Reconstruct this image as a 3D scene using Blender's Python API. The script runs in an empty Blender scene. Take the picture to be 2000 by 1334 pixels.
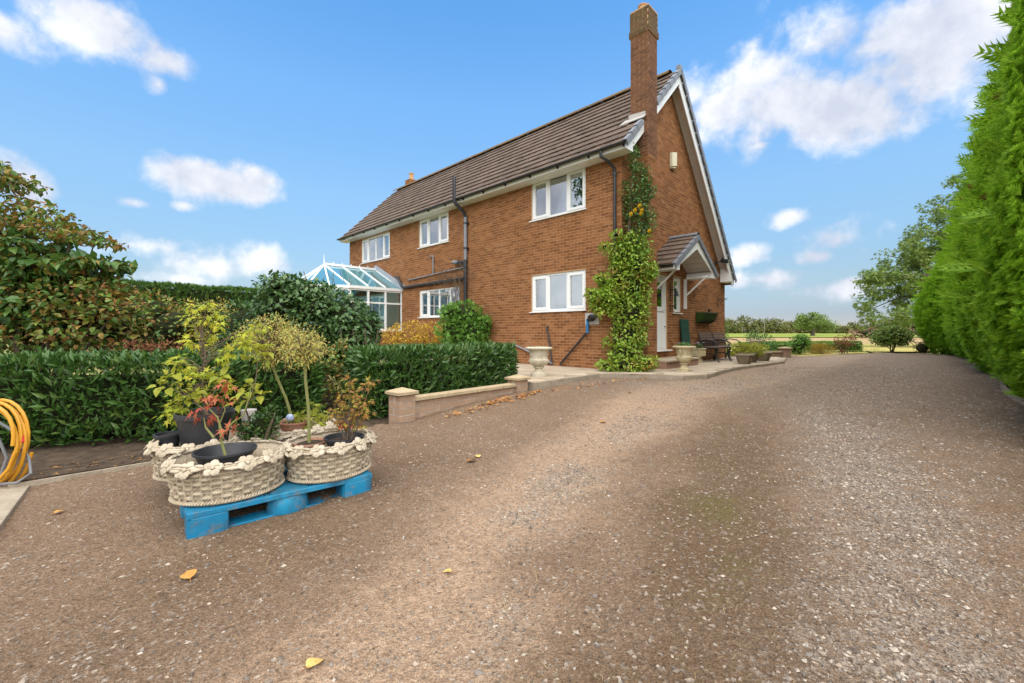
import bpy, math, random
import numpy as np
from mathutils import Vector, Matrix, Euler
R = math.radians
rng = np.random.default_rng(11); random.seed(11)
S = bpy.context.scene; COL = S.collection

# ------------------------------------------------------------------ camera
EYE = 0.9; FPX = 842.0
cd = bpy.data.cameras.new('camera'); cam = bpy.data.objects.new('camera', cd); COL.objects.link(cam)
cd.sensor_width = 36; cd.lens = FPX / 2000 * 36; cd.shift_y = -0.0095; cd.clip_start = 0.05; cd.clip_end = 6000
cam.location = (0, 0, EYE); cam.rotation_euler = (R(90), 0, 0)
S.camera = cam

# ------------------------------------------------------------------ world: daylight sky with fair-weather clouds
SUN_EL, SUN_AZ = R(64), R(164)          # azimuth clockwise from +Y: high behind the camera, veiled by cloud
W = bpy.data.worlds.new('World'); S.world = W; W.use_nodes = True
wt = W.node_tree; wt.nodes.clear()
def wn(t, **k):
    n = wt.nodes.new(t)
    for a, b in k.items(): setattr(n, a, b)
    return n
def wmath(op, a, b=None, c=None, clamp=False):
    n = wn('ShaderNodeMath', operation=op, use_clamp=clamp)
    for i, q in enumerate((a, b, c)):
        if q is None: continue
        if isinstance(q, (int, float)): n.inputs[i].default_value = q
        else: wt.links.new(q, n.inputs[i])
    return n.outputs[0]
sky = wn('ShaderNodeTexSky', sky_type='NISHITA', sun_disc=False)
sky.sun_elevation = SUN_EL; sky.sun_rotation = SUN_AZ; sky.air_density = 1.0; sky.dust_density = 0.0; sky.ozone_density = 6.0
tc = wn('ShaderNodeTexCoord')
n1 = wn('ShaderNodeTexNoise', noise_dimensions='3D'); n1.inputs['Scale'].default_value = 5.5; n1.inputs['Detail'].default_value = 11; n1.inputs['Roughness'].default_value = 0.60
wt.links.new(tc.outputs['Generated'], n1.inputs['Vector'])
n2 = wn('ShaderNodeTexNoise', noise_dimensions='3D'); n2.inputs['Scale'].default_value = 17; n2.inputs['Detail'].default_value = 6
wt.links.new(tc.outputs['Generated'], n2.inputs['Vector'])
def sky_dir(x, y): return Vector(((x - 1000) / FPX, 1, (648 - y) / FPX)).normalized()
# cloud banks: direction (given through the lens of the photograph), half width and half height in radians, weight
CL = [(1505, 200, .16, .09, 1.12), (1620, 210, .13, .07, 1.05), (1420, 215, .11, .06, .95), (1610, 85, .09, .075, .9), (1815, 68, .14, .095, 1.08), (1900, 40, .12, .09, 1.0), (1487, 282, .06, .02, .66),
      (440, 358, .125, .038, 1.0), (505, 345, .07, .042, 1.0), (385, 345, .06, .036, .95), (62, 372, .045, .05, .9), (330, 120, .07, .045, .74), (310, 165, .04, .03, .6), (165, 38, .12, .05, .72), (235, 55, .05, .05, .65), (0, 55, .05, .04, .75),
      (265, 398, .06, .022, .3), (355, 402, .045, .02, .26), (265, 480, .12, .045, .5), (400, 520, .15, .05, .52), (520, 515, .13, .05, .5), (330, 545, .16, .035, .45),
      (1640, 470, .075, .045, .8), (1605, 500, .06, .025, .75), (1540, 425, .05, .025, .68), (1460, 500, .06, .03, .6), (1500, 545, .11, .03, .6), (1650, 560, .10, .03, .58)]
blobs = []
for (x, y, rx, ry, w) in CL: blobs.append((sky_dir(x, y), rx, ry, w))
r_ = random.Random(5)
for i in range(24):                       # larger, denser clouds out of view, added to raise the fill light
    az = R(r_.uniform(75, 285)); el = R(r_.uniform(9, 80))
    blobs.append((Vector((math.sin(az) * math.cos(el), math.cos(az) * math.cos(el), math.sin(el))), r_.uniform(.3, .55), r_.uniform(.16, .3), r_.uniform(.95, 1.2)))
acc = None
for d, rx, ry, w in blobs:
    m = wn('ShaderNodeMapping', vector_type='TEXTURE')
    m.inputs['Location'].default_value = d
    q = d.to_track_quat('Y', 'Z'); m.inputs['Rotation'].default_value = q.to_euler()
    m.inputs['Scale'].default_value = (rx, .35, ry)
    wt.links.new(tc.outputs['Generated'], m.inputs['Vector'])
    ln = wn('ShaderNodeVectorMath', operation='LENGTH'); wt.links.new(m.outputs[0], ln.inputs[0])
    v = wmath('SUBTRACT', w, ln.outputs['Value'])
    acc = v if acc is None else wmath('SMOOTH_MAX', acc, v, 0.12)
edge = wmath('MULTIPLY', wmath('SUBTRACT', n1.outputs[0], 0.5), 2.7)
edge2 = wmath('MULTIPLY', wmath('SUBTRACT', n2.outputs[0], 0.5), 1.2)
val = wmath('ADD', acc, wmath('ADD', edge, edge2))
mr = wn('ShaderNodeMapRange', interpolation_type='SMOOTHSTEP'); mr.inputs[1].default_value = -0.10; mr.inputs[2].default_value = 0.62
wt.links.new(val, mr.inputs[0])
mask = wmath('MULTIPLY', mr.outputs[0], 0.96)
# thick cores go slightly grey-blue, rims and tops stay white
cr = wn('ShaderNodeValToRGB'); cr.color_ramp.elements[0].color = (2.9, 3.1, 3.65, 1); cr.color_ramp.elements[1].color = (4.7, 4.75, 4.9, 1)
n3 = wn('ShaderNodeTexNoise', noise_dimensions='3D'); n3.inputs['Scale'].default_value = 5.5; n3.inputs['Detail'].default_value = 5
mp = wn('ShaderNodeMapping'); mp.inputs['Location'].default_value = (.03, 0, -.09); wt.links.new(tc.outputs['Generated'], mp.inputs['Vector']); wt.links.new(mp.outputs[0], n3.inputs['Vector'])
wt.links.new(wmath('MULTIPLY_ADD', wmath('SUBTRACT', n1.outputs[0], n3.outputs[0]), 3.6, 0.60, True), cr.inputs[0])
tint = wn('ShaderNodeMix', data_type='RGBA', blend_type='MULTIPLY'); tint.inputs[0].default_value = 1; sx = wn('ShaderNodeSeparateXYZ'); wt.links.new(tc.outputs['Generated'], sx.inputs[0])
tr_ = wn('ShaderNodeValToRGB'); te = tr_.color_ramp.elements
for i, (p_, c_) in enumerate([(0, (.36, .35, .42)), (.035, (.36, .35, .42)), (.105, (.60, .55, .50)), (.285, (.95, 1.0, .88)), (.46, (1.0, 1.26, 1.22)), (.6, (.80, 1.24, 1.30))]):
    e_ = te[0] if i == 0 else te[-1] if i == 5 else te.new(p_); e_.position = p_; e_.color = (*c_, 1)
wt.links.new(sx.outputs[2], tr_.inputs[0]); wt.links.new(tr_.outputs[0], tint.inputs[7])
wt.links.new(sky.outputs[0], tint.inputs[6])
mx = wn('ShaderNodeMix', data_type='RGBA'); wt.links.new(mask, mx.inputs[0]); wt.links.new(tint.outputs[2], mx.inputs[6]); wt.links.new(cr.outputs[0], mx.inputs[7])
bg = wn('ShaderNodeBackground'); bg.inputs['Strength'].default_value = 0.11; wt.links.new(mx.outputs[2], bg.inputs[0])
wo = wn('ShaderNodeOutputWorld'); wt.links.new(bg.outputs[0], wo.inputs[0])

sl = bpy.data.lights.new('sun', 'SUN'); sun = bpy.data.objects.new('sun', sl); COL.objects.link(sun)
sl.energy = 3.2; sl.angle = R(110); sl.color = (1.0, 0.95, 0.87)
sd = Vector((math.sin(SUN_AZ) * math.cos(SUN_EL), math.cos(SUN_AZ) * math.cos(SUN_EL), math.sin(SUN_EL)))
sun.rotation_euler = sd.to_track_quat('Z', 'Y').to_euler()
S.view_settings.view_transform = 'Standard'; S.view_settings.look = 'None'; S.view_settings.exposure = 1.1; S.view_settings.gamma = 1.0
S.cycles.max_bounces = 6; S.cycles.transparent_max_bounces = 10; S.cycles.diffuse_bounces = 3; S.cycles.glossy_bounces = 3

# ------------------------------------------------------------------ helpers
def P(x, y, Y):                         # a point seen at photo pixel (x, y) that stands Y metres away
    return Vector(((x - 1000) / FPX * Y, Y, EYE + (648 - y) / FPX * Y))
def zground(X, Y):
    s = .3 * np.asarray(X, float) + .95 * np.asarray(Y, float)
    ks = np.array([-5, 1.5, 2.6, 4.2, 5.2, 6.2, 7.4, 8.4, 9.2, 13, 20, 60.]); kz = np.array([-.45, -.43, -.395, -.35, -.305, -.22, -.145, -.11, -.095, -.075, -.05, -.05])
    return np.interp(s, ks, kz)
HC = Vector((2.541, 10.0, 0)); HA = math.atan2(-.6975, .7166)
HM = Matrix.Translation(HC) @ Matrix.Rotation(HA, 4, 'Z')
def H(u, v, z): return HM @ Vector((-u, v, z))     # u along the long wall, v along the gable, from the near corner

def tag(o, label=None, cat=None, group=None, kind=None):
    if label: o['label'] = label
    if cat: o['category'] = cat
    if group: o['group'] = group
    if kind: o['kind'] = kind
    return o
def link(name, me, mats, parent=None, mw=None):
    o = bpy.data.objects.new(name, me); COL.objects.link(o)
    if mats is not None and len(me.materials) == 0: me.materials.append(mats)
    if parent: o.parent = parent
    if mw is not None: o.matrix_local = mw
    return o
def empty(name, loc=(0, 0, 0), rz=0, label=None, cat=None, group=None):
    o = bpy.data.objects.new(name, None); COL.objects.link(o); o.location = loc; o.rotation_euler = (0, 0, rz); o.empty_display_size = .1
    return tag(o, label, cat, group)

class MB:
    def __init__(s): s.v = []; s.f = []
    def add(s, vs, fs):
        b = len(s.v); s.v += [tuple(q) for q in vs]; s.f += [tuple(i + b for i in f) for f in fs]; return s
    def box(s, c, d, rz=0, M=None, taper=1.0):
        a, b, e = d[0] / 2, d[1] / 2, d[2] / 2
        vs = [Vector((x * a * (taper if z > 0 else 1), y * b * (taper if z > 0 else 1), z * e)) for z in (-1, 1) for y in (-1, 1) for x in (-1, 1)]
        m = Matrix.Translation(c) @ Matrix.Rotation(rz, 4, 'Z') if M is None else Matrix.Translation(c) @ M
        return s.add([m @ q for q in vs], [(0, 2, 3, 1), (4, 5, 7, 6), (0, 1, 5, 4), (2, 6, 7, 3), (0, 4, 6, 2), (1, 3, 7, 5)])
    def lohi(s, lo, hi): return s.box([(a + b) / 2 for a, b in zip(lo, hi)], [abs(b - a) for a, b in zip(lo, hi)])
    def tube(s, pts, r, n=8, cap=True):
        pts = [Vector(p) for p in pts]; k = len(pts); rs = r if isinstance(r, (list, tuple)) else [r] * k
        b = len(s.v); up = None
        for i, p in enumerate(pts):
            t = (pts[min(i + 1, k - 1)] - pts[max(i - 1, 0)]).normalized()
            if up is None: up = t.orthogonal().normalized()
            x = (up - t * up.dot(t)); x = x.normalized() if x.length > 1e-6 else t.orthogonal().normalized(); up = x; y = t.cross(x)
            for j in range(n):
                a = 2 * math.pi * j / n; s.v.append(tuple(p + (x * math.cos(a) + y * math.sin(a)) * rs[i]))
        for i in range(k - 1):
            for j in range(n): s.f.append((b + i * n + j, b + i * n + (j + 1) % n, b + (i + 1) * n + (j + 1) % n, b + (i + 1) * n + j))
        if cap: s.f.append(tuple(b + j for j in range(n))[::-1]); s.f.append(tuple(b + (k - 1) * n + j for j in range(n)))
        return s
    def lathe(s, prof, n=24, c=(0, 0, 0), sx=1, sy=1, cap=True):
        b = len(s.v); k = len(prof)
        for r, z in prof:
            for j in range(n):
                a = 2 * math.pi * j / n; s.v.append((c[0] + r * sx * math.cos(a), c[1] + r * sy * math.sin(a), c[2] + z))
        for i in range(k - 1):
            for j in range(n): s.f.append((b + i * n + j, b + i * n + (j + 1) % n, b + (i + 1) * n + (j + 1) % n, b + (i + 1) * n + j))
        if cap: s.f.append(tuple(b + j for j in range(n))[::-1]); s.f.append(tuple(b + (k - 1) * n + j for j in range(n)))
        return s
    def prism(s, poly, vec):             # a planar polygon (3-D points) swept by vec
        vec = Vector(vec); n = len(poly); ps = [Vector(p) for p in poly]
        return s.add(ps + [p + vec for p in ps], [tuple(range(n))[::-1], tuple(range(n, 2 * n))] + [(i, (i + 1) % n, n + (i + 1) % n, n + i) for i in range(n)])
    def mesh(s, name, smooth=False):
        me = bpy.data.meshes.new(name); me.from_pydata(s.v, [], s.f)
        if smooth: me.shade_smooth()
        me.update(); return me
    def build(s, name, mat, parent=None, smooth=False, bevel=0, mw=None):
        me = s.mesh(name, smooth); o = link(name, me, mat, parent, mw)
        if smooth:
            try: me.set_sharp_from_angle(angle=R(40))
            except Exception: pass
        if bevel:
            m = o.modifiers.new('bevel', 'BEVEL'); m.width = bevel; m.segments = 2; m.limit_method = 'ANGLE'; m.angle_limit = R(35)
        return o

def np_mesh(name, v, f):
    v = np.ascontiguousarray(v, np.float32); f = np.ascontiguousarray(f, np.int32)
    me = bpy.data.meshes.new(name); k = f.shape[1]
    me.vertices.add(len(v)); me.vertices.foreach_set('co', v.ravel())
    me.loops.add(f.size); me.loops.foreach_set('vertex_index', f.ravel())
    me.polygons.add(len(f)); me.polygons.foreach_set('loop_start', np.arange(0, f.size, k, dtype=np.int32))
    try: me.polygons.foreach_set('loop_total', np.full(len(f), k, np.int32))
    except Exception: pass
    me.update(calc_edges=True); me.shade_flat(); return me

def unit(a): return a / np.maximum(np.linalg.norm(a, axis=-1, keepdims=True), 1e-9)
def rdir(n): return unit(rng.normal(size=(n, 3)))
# leaf shapes: x along the leaf, y across, z its face
def T_(v, f): return np.array(v, float), np.array(f, int)
LEAF = T_([(0, 0, 0), (.42, .27, .06), (.42, -.27, .06), (.45, 0, 0), (1, 0, -.12)], [(0, 3, 1), (0, 2, 3), (1, 3, 4), (3, 2, 4)])
LONG = T_([(0, 0, 0), (.5, .15, .05), (.5, -.15, .05), (.5, 0, 0), (1, 0, -.06)], [(0, 3, 1), (0, 2, 3), (1, 3, 4), (3, 2, 4)])
HEART = T_([(0, 0, 0), (.18, .30, .10), (.55, .32, .13), (1, 0, -.16), (.55, -.32, .13), (.18, -.30, .10), (.45, 0, -.04)], [(0, 6, 1), (1, 6, 2), (2, 6, 3), (3, 6, 4), (4, 6, 5), (5, 6, 0)])
_a = []
for i, (an, ln) in enumerate([(-100, .5), (-75, .22), (-52, .85), (-28, .33), (0, 1.05), (28, .33), (52, .85), (75, .22), (100, .5)]):
    _a.append((ln * math.cos(R(an)) * .9 + .1, ln * math.sin(R(an)) * .75, -.10 * ln * ln))
MAPLE = T_([(0, 0, 0)] + _a, [(0, i, i + 1) for i in range(1, 9)])
def _spray():
    v = []; f = []
    def tri(a, d, L, w):
        a = np.array(a); d = np.array(d); d = d / np.linalg.norm(d); s = np.array((-d[1], d[0], 0)) * w; b = len(v)
        v.extend([a - s, a + s, a + d * L + np.array((0, 0, -.05 * L))]); f.append((b, b + 1, b + 2))
    tri((0, 0, 0), (1, 0, 0), 1, .035)
    for i, x in enumerate((.12, .28, .44, .6, .76)):
        L = .55 * (1.05 - x) + .1
        for sg in (-1, 1):
            d = np.array((.75, sg * .66, .12)); tri((x, 0, 0), d, L, .05)
            if x < .5: tri(np.array((x, 0, 0)) + d * L * .45, (.95, sg * .1, .08), L * .5, .045)
    return T_([tuple(q) for q in v], f)
SPRAY = _spray()
def _fine():
    v = []; f = []
    def tri(a, d, L, w):
        d = np.array(d) / np.linalg.norm(d); s_ = np.array((-d[1], d[0], 0)) * w; a = np.array(a); b = len(v); v.extend([a - s_, a + s_, a + d * L + np.array((0, 0, -.05 * L))]); f.append((b, b + 1, b + 2))
    tri((0, 0, 0), (1, 0, 0), 1, .045)
    for x in (.1, .32, .54, .74):
        for sg in (-1, 1): tri((x, 0, 0), (.8, sg * .6, .12), .6 * (1.05 - x) + .12, .075)
    return T_([tuple(q) for q in v], f)
FINE = _fine()
BLADE = T_([(0, .03, 0), (0, -.03, 0), (.55, -.022, .04), (.55, .022, .04), (1, 0, -.06)], [(0, 1, 2), (0, 2, 3), (3, 2, 4)])
def leaves(name, Pt, D, N, size, tpl, mat, parent, singles=0, stuff=True, sname='leaf'):
    v, f = tpl; n = len(Pt); Pt = np.asarray(Pt, float); size = np.broadcast_to(np.asarray(size, float), (n,))
    x = unit(np.asarray(D, float)); y = unit(np.cross(N, x)); z = np.cross(x, y)
    if singles:
        me = np_mesh(sname, v, f)
        dist = np.linalg.norm(Pt - np.array((0, 0, EYE)), axis=1) / np.maximum(size, 1e-3)
        idx = np.argsort(dist + rng.uniform(0, 1, n) * np.ptp(dist) * .25)[:singles]
        me.materials.append(mat)
        for i in idx:
            o = link(sname, me, None, parent)
            m = Matrix(((x[i][0], y[i][0], z[i][0], 0), (x[i][1], y[i][1], z[i][1], 0), (x[i][2], y[i][2], z[i][2], 0), (0, 0, 0, 1)))
            o.matrix_local = Matrix.Translation(Pt[i]) @ m @ Matrix.Scale(float(size[i]), 4)
        keep = np.ones(n, bool); keep[idx] = False
        Pt, x, y, z, size = Pt[keep], x[keep], y[keep], z[keep], size[keep]; n = len(Pt)
    V = Pt[:, None] + size[:, None, None] * (v[None, :, 0, None] * x[:, None] + v[None, :, 1, None] * y[:, None] + v[None, :, 2, None] * z[:, None])
    Fc = f[None] + (np.arange(n) * len(v))[:, None, None]
    o = link(name, np_mesh(name, V.reshape(-1, 3), Fc.reshape(-1, f.shape[1])), mat, parent)
    if stuff: o['kind'] = 'stuff'
    return o
def blob(n, c, r, shell=.55, zmin=None):
    d = rdir(n); k = rng.uniform(shell ** 3, 1, n) ** (1 / 3)
    lump = 1 + .12 * np.sin(d[:, 0] * 5 + c[0]) * np.cos(d[:, 2] * 6 + c[1])
    p = np.array(c) + d * (k * lump)[:, None] * np.array(r); nn = unit(d / np.array(r))
    if zmin is not None: m = p[:, 2] > zmin; p, nn = p[m], nn[m]
    return p, nn
def blobs_leaves(name, bl, n, size, tpl, mat, parent, out=.7, up=.25, rnd=.8, shell=.55, zmin=None, singles=0, droop=0):
    wts = np.array([b[1][0] * b[1][2] + b[1][1] * b[1][2] + b[1][0] * b[1][1] for b in bl]); wts = wts / wts.sum(); Ps = []; Ns = []
    for b, w in zip(bl, wts):
        p, q = blob(max(3, int(n * w)), b[0], b[1], shell, zmin); Ps.append(p); Ns.append(q)
    Pt = np.concatenate(Ps); Nn = np.concatenate(Ns); k = len(Pt)
    D = Nn * out + rdir(k) * rnd + np.array((0, 0, up - droop)); N = Nn * .6 + rdir(k) * .5 + np.array((0, 0, .9))
    sz = rng.uniform(size[0], size[1], k)
    return leaves(name, Pt, D, N, sz, tpl, mat, parent, singles)

# ------------------------------------------------------------------ materials
def mk(name, cols, rough=.7, spec=.3, rand=True, nmix=.35, nscale=6, detail=4, bump=0, bscale=60, dirt=None, transl=0, metal=0, coat=0):
    m = bpy.data.materials.new(name); m.use_nodes = True; t = m.node_tree; b = t.nodes['Principled BSDF']; L = t.links
    b.inputs['Roughness'].default_value = rough; b.inputs['Specular IOR Level'].default_value = spec; b.inputs['Metallic'].default_value = metal
    if coat: b.inputs['Coat Weight'].default_value = coat
    def nd(k, **a):
        n = t.nodes.new(k)
        for x, y in a.items(): setattr(n, x, y)
        return n
    tcn = nd('ShaderNodeTexCoord')
    nz = nd('ShaderNodeTexNoise'); nz.inputs['Scale'].default_value = nscale; nz.inputs['Detail'].default_value = detail; nz.inputs['Roughness'].default_value = .65; L.new(tcn.outputs['Object'], nz.inputs['Vector'])
    st = nd('ShaderNodeMapRange'); st.inputs[1].default_value = .28; st.inputs[2].default_value = .72; L.new(nz.outputs[0], st.inputs[0])
    fac = st.outputs[0]
    if rand:
        g = nd('ShaderNodeNewGeometry'); oi = nd('ShaderNodeObjectInfo')
        a = nd('ShaderNodeMath', operation='ADD'); L.new(g.outputs['Random Per Island'], a.inputs[0]); L.new(oi.outputs['Random'], a.inputs[1])
        fr = nd('ShaderNodeMath', operation='FRACT'); L.new(a.outputs[0], fr.inputs[0])
        mixn = nd('ShaderNodeMix', data_type='FLOAT'); mixn.inputs[0].default_value = nmix; L.new(fr.outputs[0], mixn.inputs[2]); L.new(fac, mixn.inputs[3]); fac = mixn.outputs[0]
    ramp = nd('ShaderNodeValToRGB'); el = ramp.color_ramp.elements; k = len(cols)
    while len(el) < max(k, 2): el.new(.5)
    cc = cols if k > 1 else [cols[0], cols[0]]
    for i, c in enumerate(cc): el[i].position = i / (len(cc) - 1); el[i].color = (*c, 1)
    L.new(fac, ramp.inputs[0]); col = ramp.outputs[0]
    for dd in (dirt or []):              # (colour, scale, lo, hi, amount): stains with a shape of their own
        dn = nd('ShaderNodeTexNoise'); dn.inputs['Scale'].default_value = dd[1]; dn.inputs['Detail'].default_value = 6; dn.inputs['Roughness'].default_value = .7; L.new(tcn.outputs['Object'], dn.inputs['Vector'])
        dr = nd('ShaderNodeMapRange'); dr.inputs[1].default_value = dd[2]; dr.inputs[2].default_value = dd[3]; dr.inputs[4].default_value = dd[4]; L.new(dn.outputs[0], dr.inputs[0])
        dm = nd('ShaderNodeMix', data_type='RGBA'); L.new(dr.outputs[0], dm.inputs[0]); L.new(col, dm.inputs[6]); dm.inputs[7].default_value = (*dd[0], 1); col = dm.outputs[2]
    L.new(col, b.inputs['Base Color'])
    if bump:
        bn = nd('ShaderNodeTexNoise'); bn.inputs['Scale'].default_value = bscale; bn.inputs['Detail'].default_value = 5; L.new(tcn.outputs['Object'], bn.inputs['Vector'])
        bp = nd('ShaderNodeBump'); bp.inputs['Strength'].default_value = min(1, bump); bp.inputs['Distance'].default_value = .02 * max(1, bump); L.new(bn.outputs[0], bp.inputs['Height']); L.new(bp.outputs[0], b.inputs['Normal'])
    if transl:
        tr = nd('ShaderNodeBsdfTranslucent'); L.new(col, tr.inputs[0]); ms = nd('ShaderNodeMixShader'); ms.inputs[0].default_value = transl
        L.new(b.outputs[0], ms.inputs[1]); L.new(tr.outputs[0], ms.inputs[2]); L.new(ms.outputs[0], t.nodes['Material Output'].inputs[0])
    return m
def glass(name, tint, refl=.16, rough=.0, fk=1.6):
    m = bpy.data.materials.new(name); m.use_nodes = True; t = m.node_tree; t.nodes.clear()
    o = t.nodes.new('ShaderNodeOutputMaterial'); a = t.nodes.new('ShaderNodeBsdfTransparent'); a.inputs[0].default_value = (*tint, 1)
    g = t.nodes.new('ShaderNodeBsdfGlossy'); g.inputs['Roughness'].default_value = rough; g.inputs[0].default_value = (.95, .98, 1, 1)
    f = t.nodes.new('ShaderNodeFresnel'); f.inputs[0].default_value = 1.5
    mul = t.nodes.new('ShaderNodeMath'); mul.operation = 'MULTIPLY_ADD'; mul.use_clamp = True; mul.inputs[1].default_value = fk; mul.inputs[2].default_value = refl
    t.links.new(f.outputs[0], mul.inputs[0])
    x = t.nodes.new('ShaderNodeMixShader'); t.links.new(mul.outputs[0], x.inputs[0]); t.links.new(a.outputs[0], x.inputs[1]); t.links.new(g.outputs[0], x.inputs[2]); t.links.new(x.outputs[0], o.inputs[0])
    return m
def tinted(name, tint, body, refl):       # tinted roof glazing with a little film of dirt
    m = glass(name, tint, refl, 0, .6); t = m.node_tree; mx_ = [n for n in t.nodes if n.type == 'MIX_SHADER'][0]; o = [n for n in t.nodes if n.type == 'OUTPUT_MATERIAL'][0]
    d = t.nodes.new('ShaderNodeBsdfTranslucent'); d.inputs[0].default_value = (*body, 1); e = t.nodes.new('ShaderNodeBsdfDiffuse'); e.inputs[0].default_value = (*body, 1); ad = t.nodes.new('ShaderNodeMixShader'); t.links.new(d.outputs[0], ad.inputs[1]); t.links.new(e.outputs[0], ad.inputs[2])
    x = t.nodes.new('ShaderNodeMixShader'); x.inputs[0].default_value = .42; t.links.new(mx_.outputs[0], x.inputs[1]); t.links.new(ad.outputs[0], x.inputs[2]); t.links.new(x.outputs[0], o.inputs[0]); return m
m_brick = mk('brick', [(.10, .042, .018), (.185, .075, .029), (.255, .105, .04), (.31, .134, .054), (.15, .06, .024), (.345, .16, .07), (.23, .092, .034)], .9, .15, nmix=.3, nscale=22, bump=.5, bscale=90, dirt=[((.40, .22, .12), .9, .55, .8, .35), ((.13, .065, .034), 1.4, .56, .8, .45)])
m_mortar = mk('mortar', [(.43, .262, .142), (.52, .33, .185)], .95, .1, rand=False, nscale=3, bump=.3, bscale=150)
m_oldbrick = mk('weathered_brick', [(.20, .105, .07), (.30, .17, .115), (.36, .22, .15), (.26, .15, .11)], .92, .15, nscale=14, bump=.5, bscale=80, dirt=[((.14, .13, .10), 4, .5, .72, .7)])
m_stackbrick = mk('stack_brick', [(.085, .045, .028), (.15, .072, .042), (.20, .095, .052), (.12, .06, .035)], .92, .15, nscale=18, bump=.5, bscale=90)
m_mossbrick = mk('mossy_brick', [(.08, .05, .03), (.14, .085, .045), (.11, .075, .036)], .92, .15, nscale=9, bump=.5, bscale=90, dirt=[((.16, .13, .045), 6, .52, .75, .6)])
m_tile = mk('roof_tile', [(.06, .04, .029), (.115, .078, .057), (.15, .106, .08), (.085, .06, .044), (.13, .09, .066)], .85, .25, nmix=.45, nscale=9, bump=.35, bscale=120, dirt=[((.045, .04, .03), 5, .58, .75, .6), ((.17, .14, .11), 1.2, .5, .75, .35)])
m_moss = mk('moss', [(.03, .03, .015), (.06, .055, .025), (.09, .08, .03)], .95, .1, nscale=20)
m_ridge = mk('ridge_tile', [(.13, .09, .05), (.19, .12, .06), (.11, .09, .06)], .9, .2, nscale=7, bump=.3)
m_verge = mk('grey_verge', [(.16, .17, .19), (.21, .22, .245)], .55, .4, nscale=5, dirt=[((.10, .10, .09), 3, .55, .8, .5)])
m_white = mk('white_upvc', [(.76, .76, .74), (.80, .80, .79)], .35, .5, rand=False, nscale=1.5, dirt=[((.55, .53, .47), 2.2, .55, .85, .35)])
m_soffit = mk('soffit', [(.50, .46, .41), (.60, .56, .50)], .5, .4, rand=False, nscale=2)
m_black = mk('black_plastic', [(.016, .016, .018), (.03, .03, .034)], .4, .5, rand=False, nscale=5)
m_grey = mk('grey_plastic', [(.17, .18, .20), (.24, .25, .27)], .5, .4, rand=False, nscale=4)
m_lead = mk('lead_flashing', [(.26, .28, .31), (.36, .38, .41)], .6, .4, rand=False, nscale=5, bump=.2, bscale=30)
m_cement = mk('cement', [(.38, .36, .33), (.52, .50, .46)], .9, .2, rand=False, nscale=8, bump=.3)
m_pot = mk('chimney_pot', [(.42, .24, .12), (.55, .33, .17)], .85, .2, rand=False, nscale=6)
m_glass = glass('window_glass', (.80, .86, .86), .34)
m_teal = tinted('teal_glass', (.35, .66, .70), (.20, .50, .55), .10)
m_cglass = glass('conservatory_glass', (.80, .92, .90), .12)
m_net = mk('net_curtain', [(.55, .60, .60), (.70, .74, .73)], .9, .1, rand=False, nscale=1.2)
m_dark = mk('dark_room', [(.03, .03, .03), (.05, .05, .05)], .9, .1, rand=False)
m_paint = mk('painted_plaster', [(.76, .78, .74), (.82, .82, .78)], .9, .1, rand=False)
m_iron = mk('black_iron', [(.012, .012, .013), (.03, .028, .026)], .5, .5, rand=False, nscale=20)
m_blue = mk('blue_plastic', [(.02, .16, .40), (.03, .22, .50)], .5, .4, rand=False, nscale=3)
m_cream = mk('cream_plastic', [(.62, .57, .40), (.70, .66, .50)], .5, .4, rand=False)
m_wood = mk('bench_slat', [(.10, .065, .05), (.16, .105, .08)], .5, .4, nscale=12)
m_urn = mk('cast_stone', [(.40, .335, .225), (.54, .475, .36), (.60, .545, .43)], .9, .2, rand=False, nscale=7, bump=.6, bscale=45, dirt=[((.30, .25, .16), 8, .52, .75, .6)])
m_buff = mk('buff_stone', [(.42, .345, .20), (.54, .455, .29)], .9, .2, rand=False, nscale=6, bump=.4, bscale=50, dirt=[((.28, .22, .12), 6, .55, .8, .5)])
# ------------------------------------------------------------------ ground
def grid(xs, ys, zf):
    X, Y = np.meshgrid(xs, ys); Z = zf(X, Y); nx, ny = len(xs), len(ys)
    v = np.stack([X, Y, Z], -1).reshape(-1, 3); i = np.arange((ny - 1) * (nx - 1)); r, c = i // (nx - 1), i % (nx - 1); a = r * nx + c
    return v, np.stack([a, a + 1, a + nx + 1, a + nx], 1)
def vnoise(X, Y, s, seed=0):
    g = np.random.default_rng(seed).uniform(-1, 1, (64, 64)); x = np.asarray(X) / s; y = np.asarray(Y) / s
    x0 = np.floor(x).astype(int); y0 = np.floor(y).astype(int); fx = x - x0; fy = y - y0; fx = fx * fx * (3 - 2 * fx); fy = fy * fy * (3 - 2 * fy)
    q = lambda a, b: g[(x0 + a) % 64, (y0 + b) % 64]
    return (q(0, 0) * (1 - fx) + q(1, 0) * fx) * (1 - fy) + (q(0, 1) * (1 - fx) + q(1, 1) * fx) * fy
m_land = mk('rough_grass', [(.12, .13, .035), (.19, .18, .06), (.26, .22, .09)], .95, .1, rand=False, nscale=.6, detail=8, bump=.4, bscale=8)
m_lawn = mk('dry_lawn', [(.28, .23, .06), (.40, .33, .10), (.24, .24, .06)], .95, .1, rand=False, nscale=1.2, detail=8)
m_stub = mk('stubble', [(.28, .19, .085), (.34, .24, .115), (.24, .16, .07)], .95, .1, rand=False, nscale=.15, detail=8)
m_crop = mk('green_crop', [(.15, .19, .03), (.20, .24, .04), (.24, .26, .055)], .95, .1, rand=False, nscale=.12, detail=6)
m_soil = mk('bed_soil', [(.035, .025, .018), (.07, .05, .035), (.10, .075, .05)], .97, .1, rand=False, nscale=9, bump=.7, bscale=40)

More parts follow.
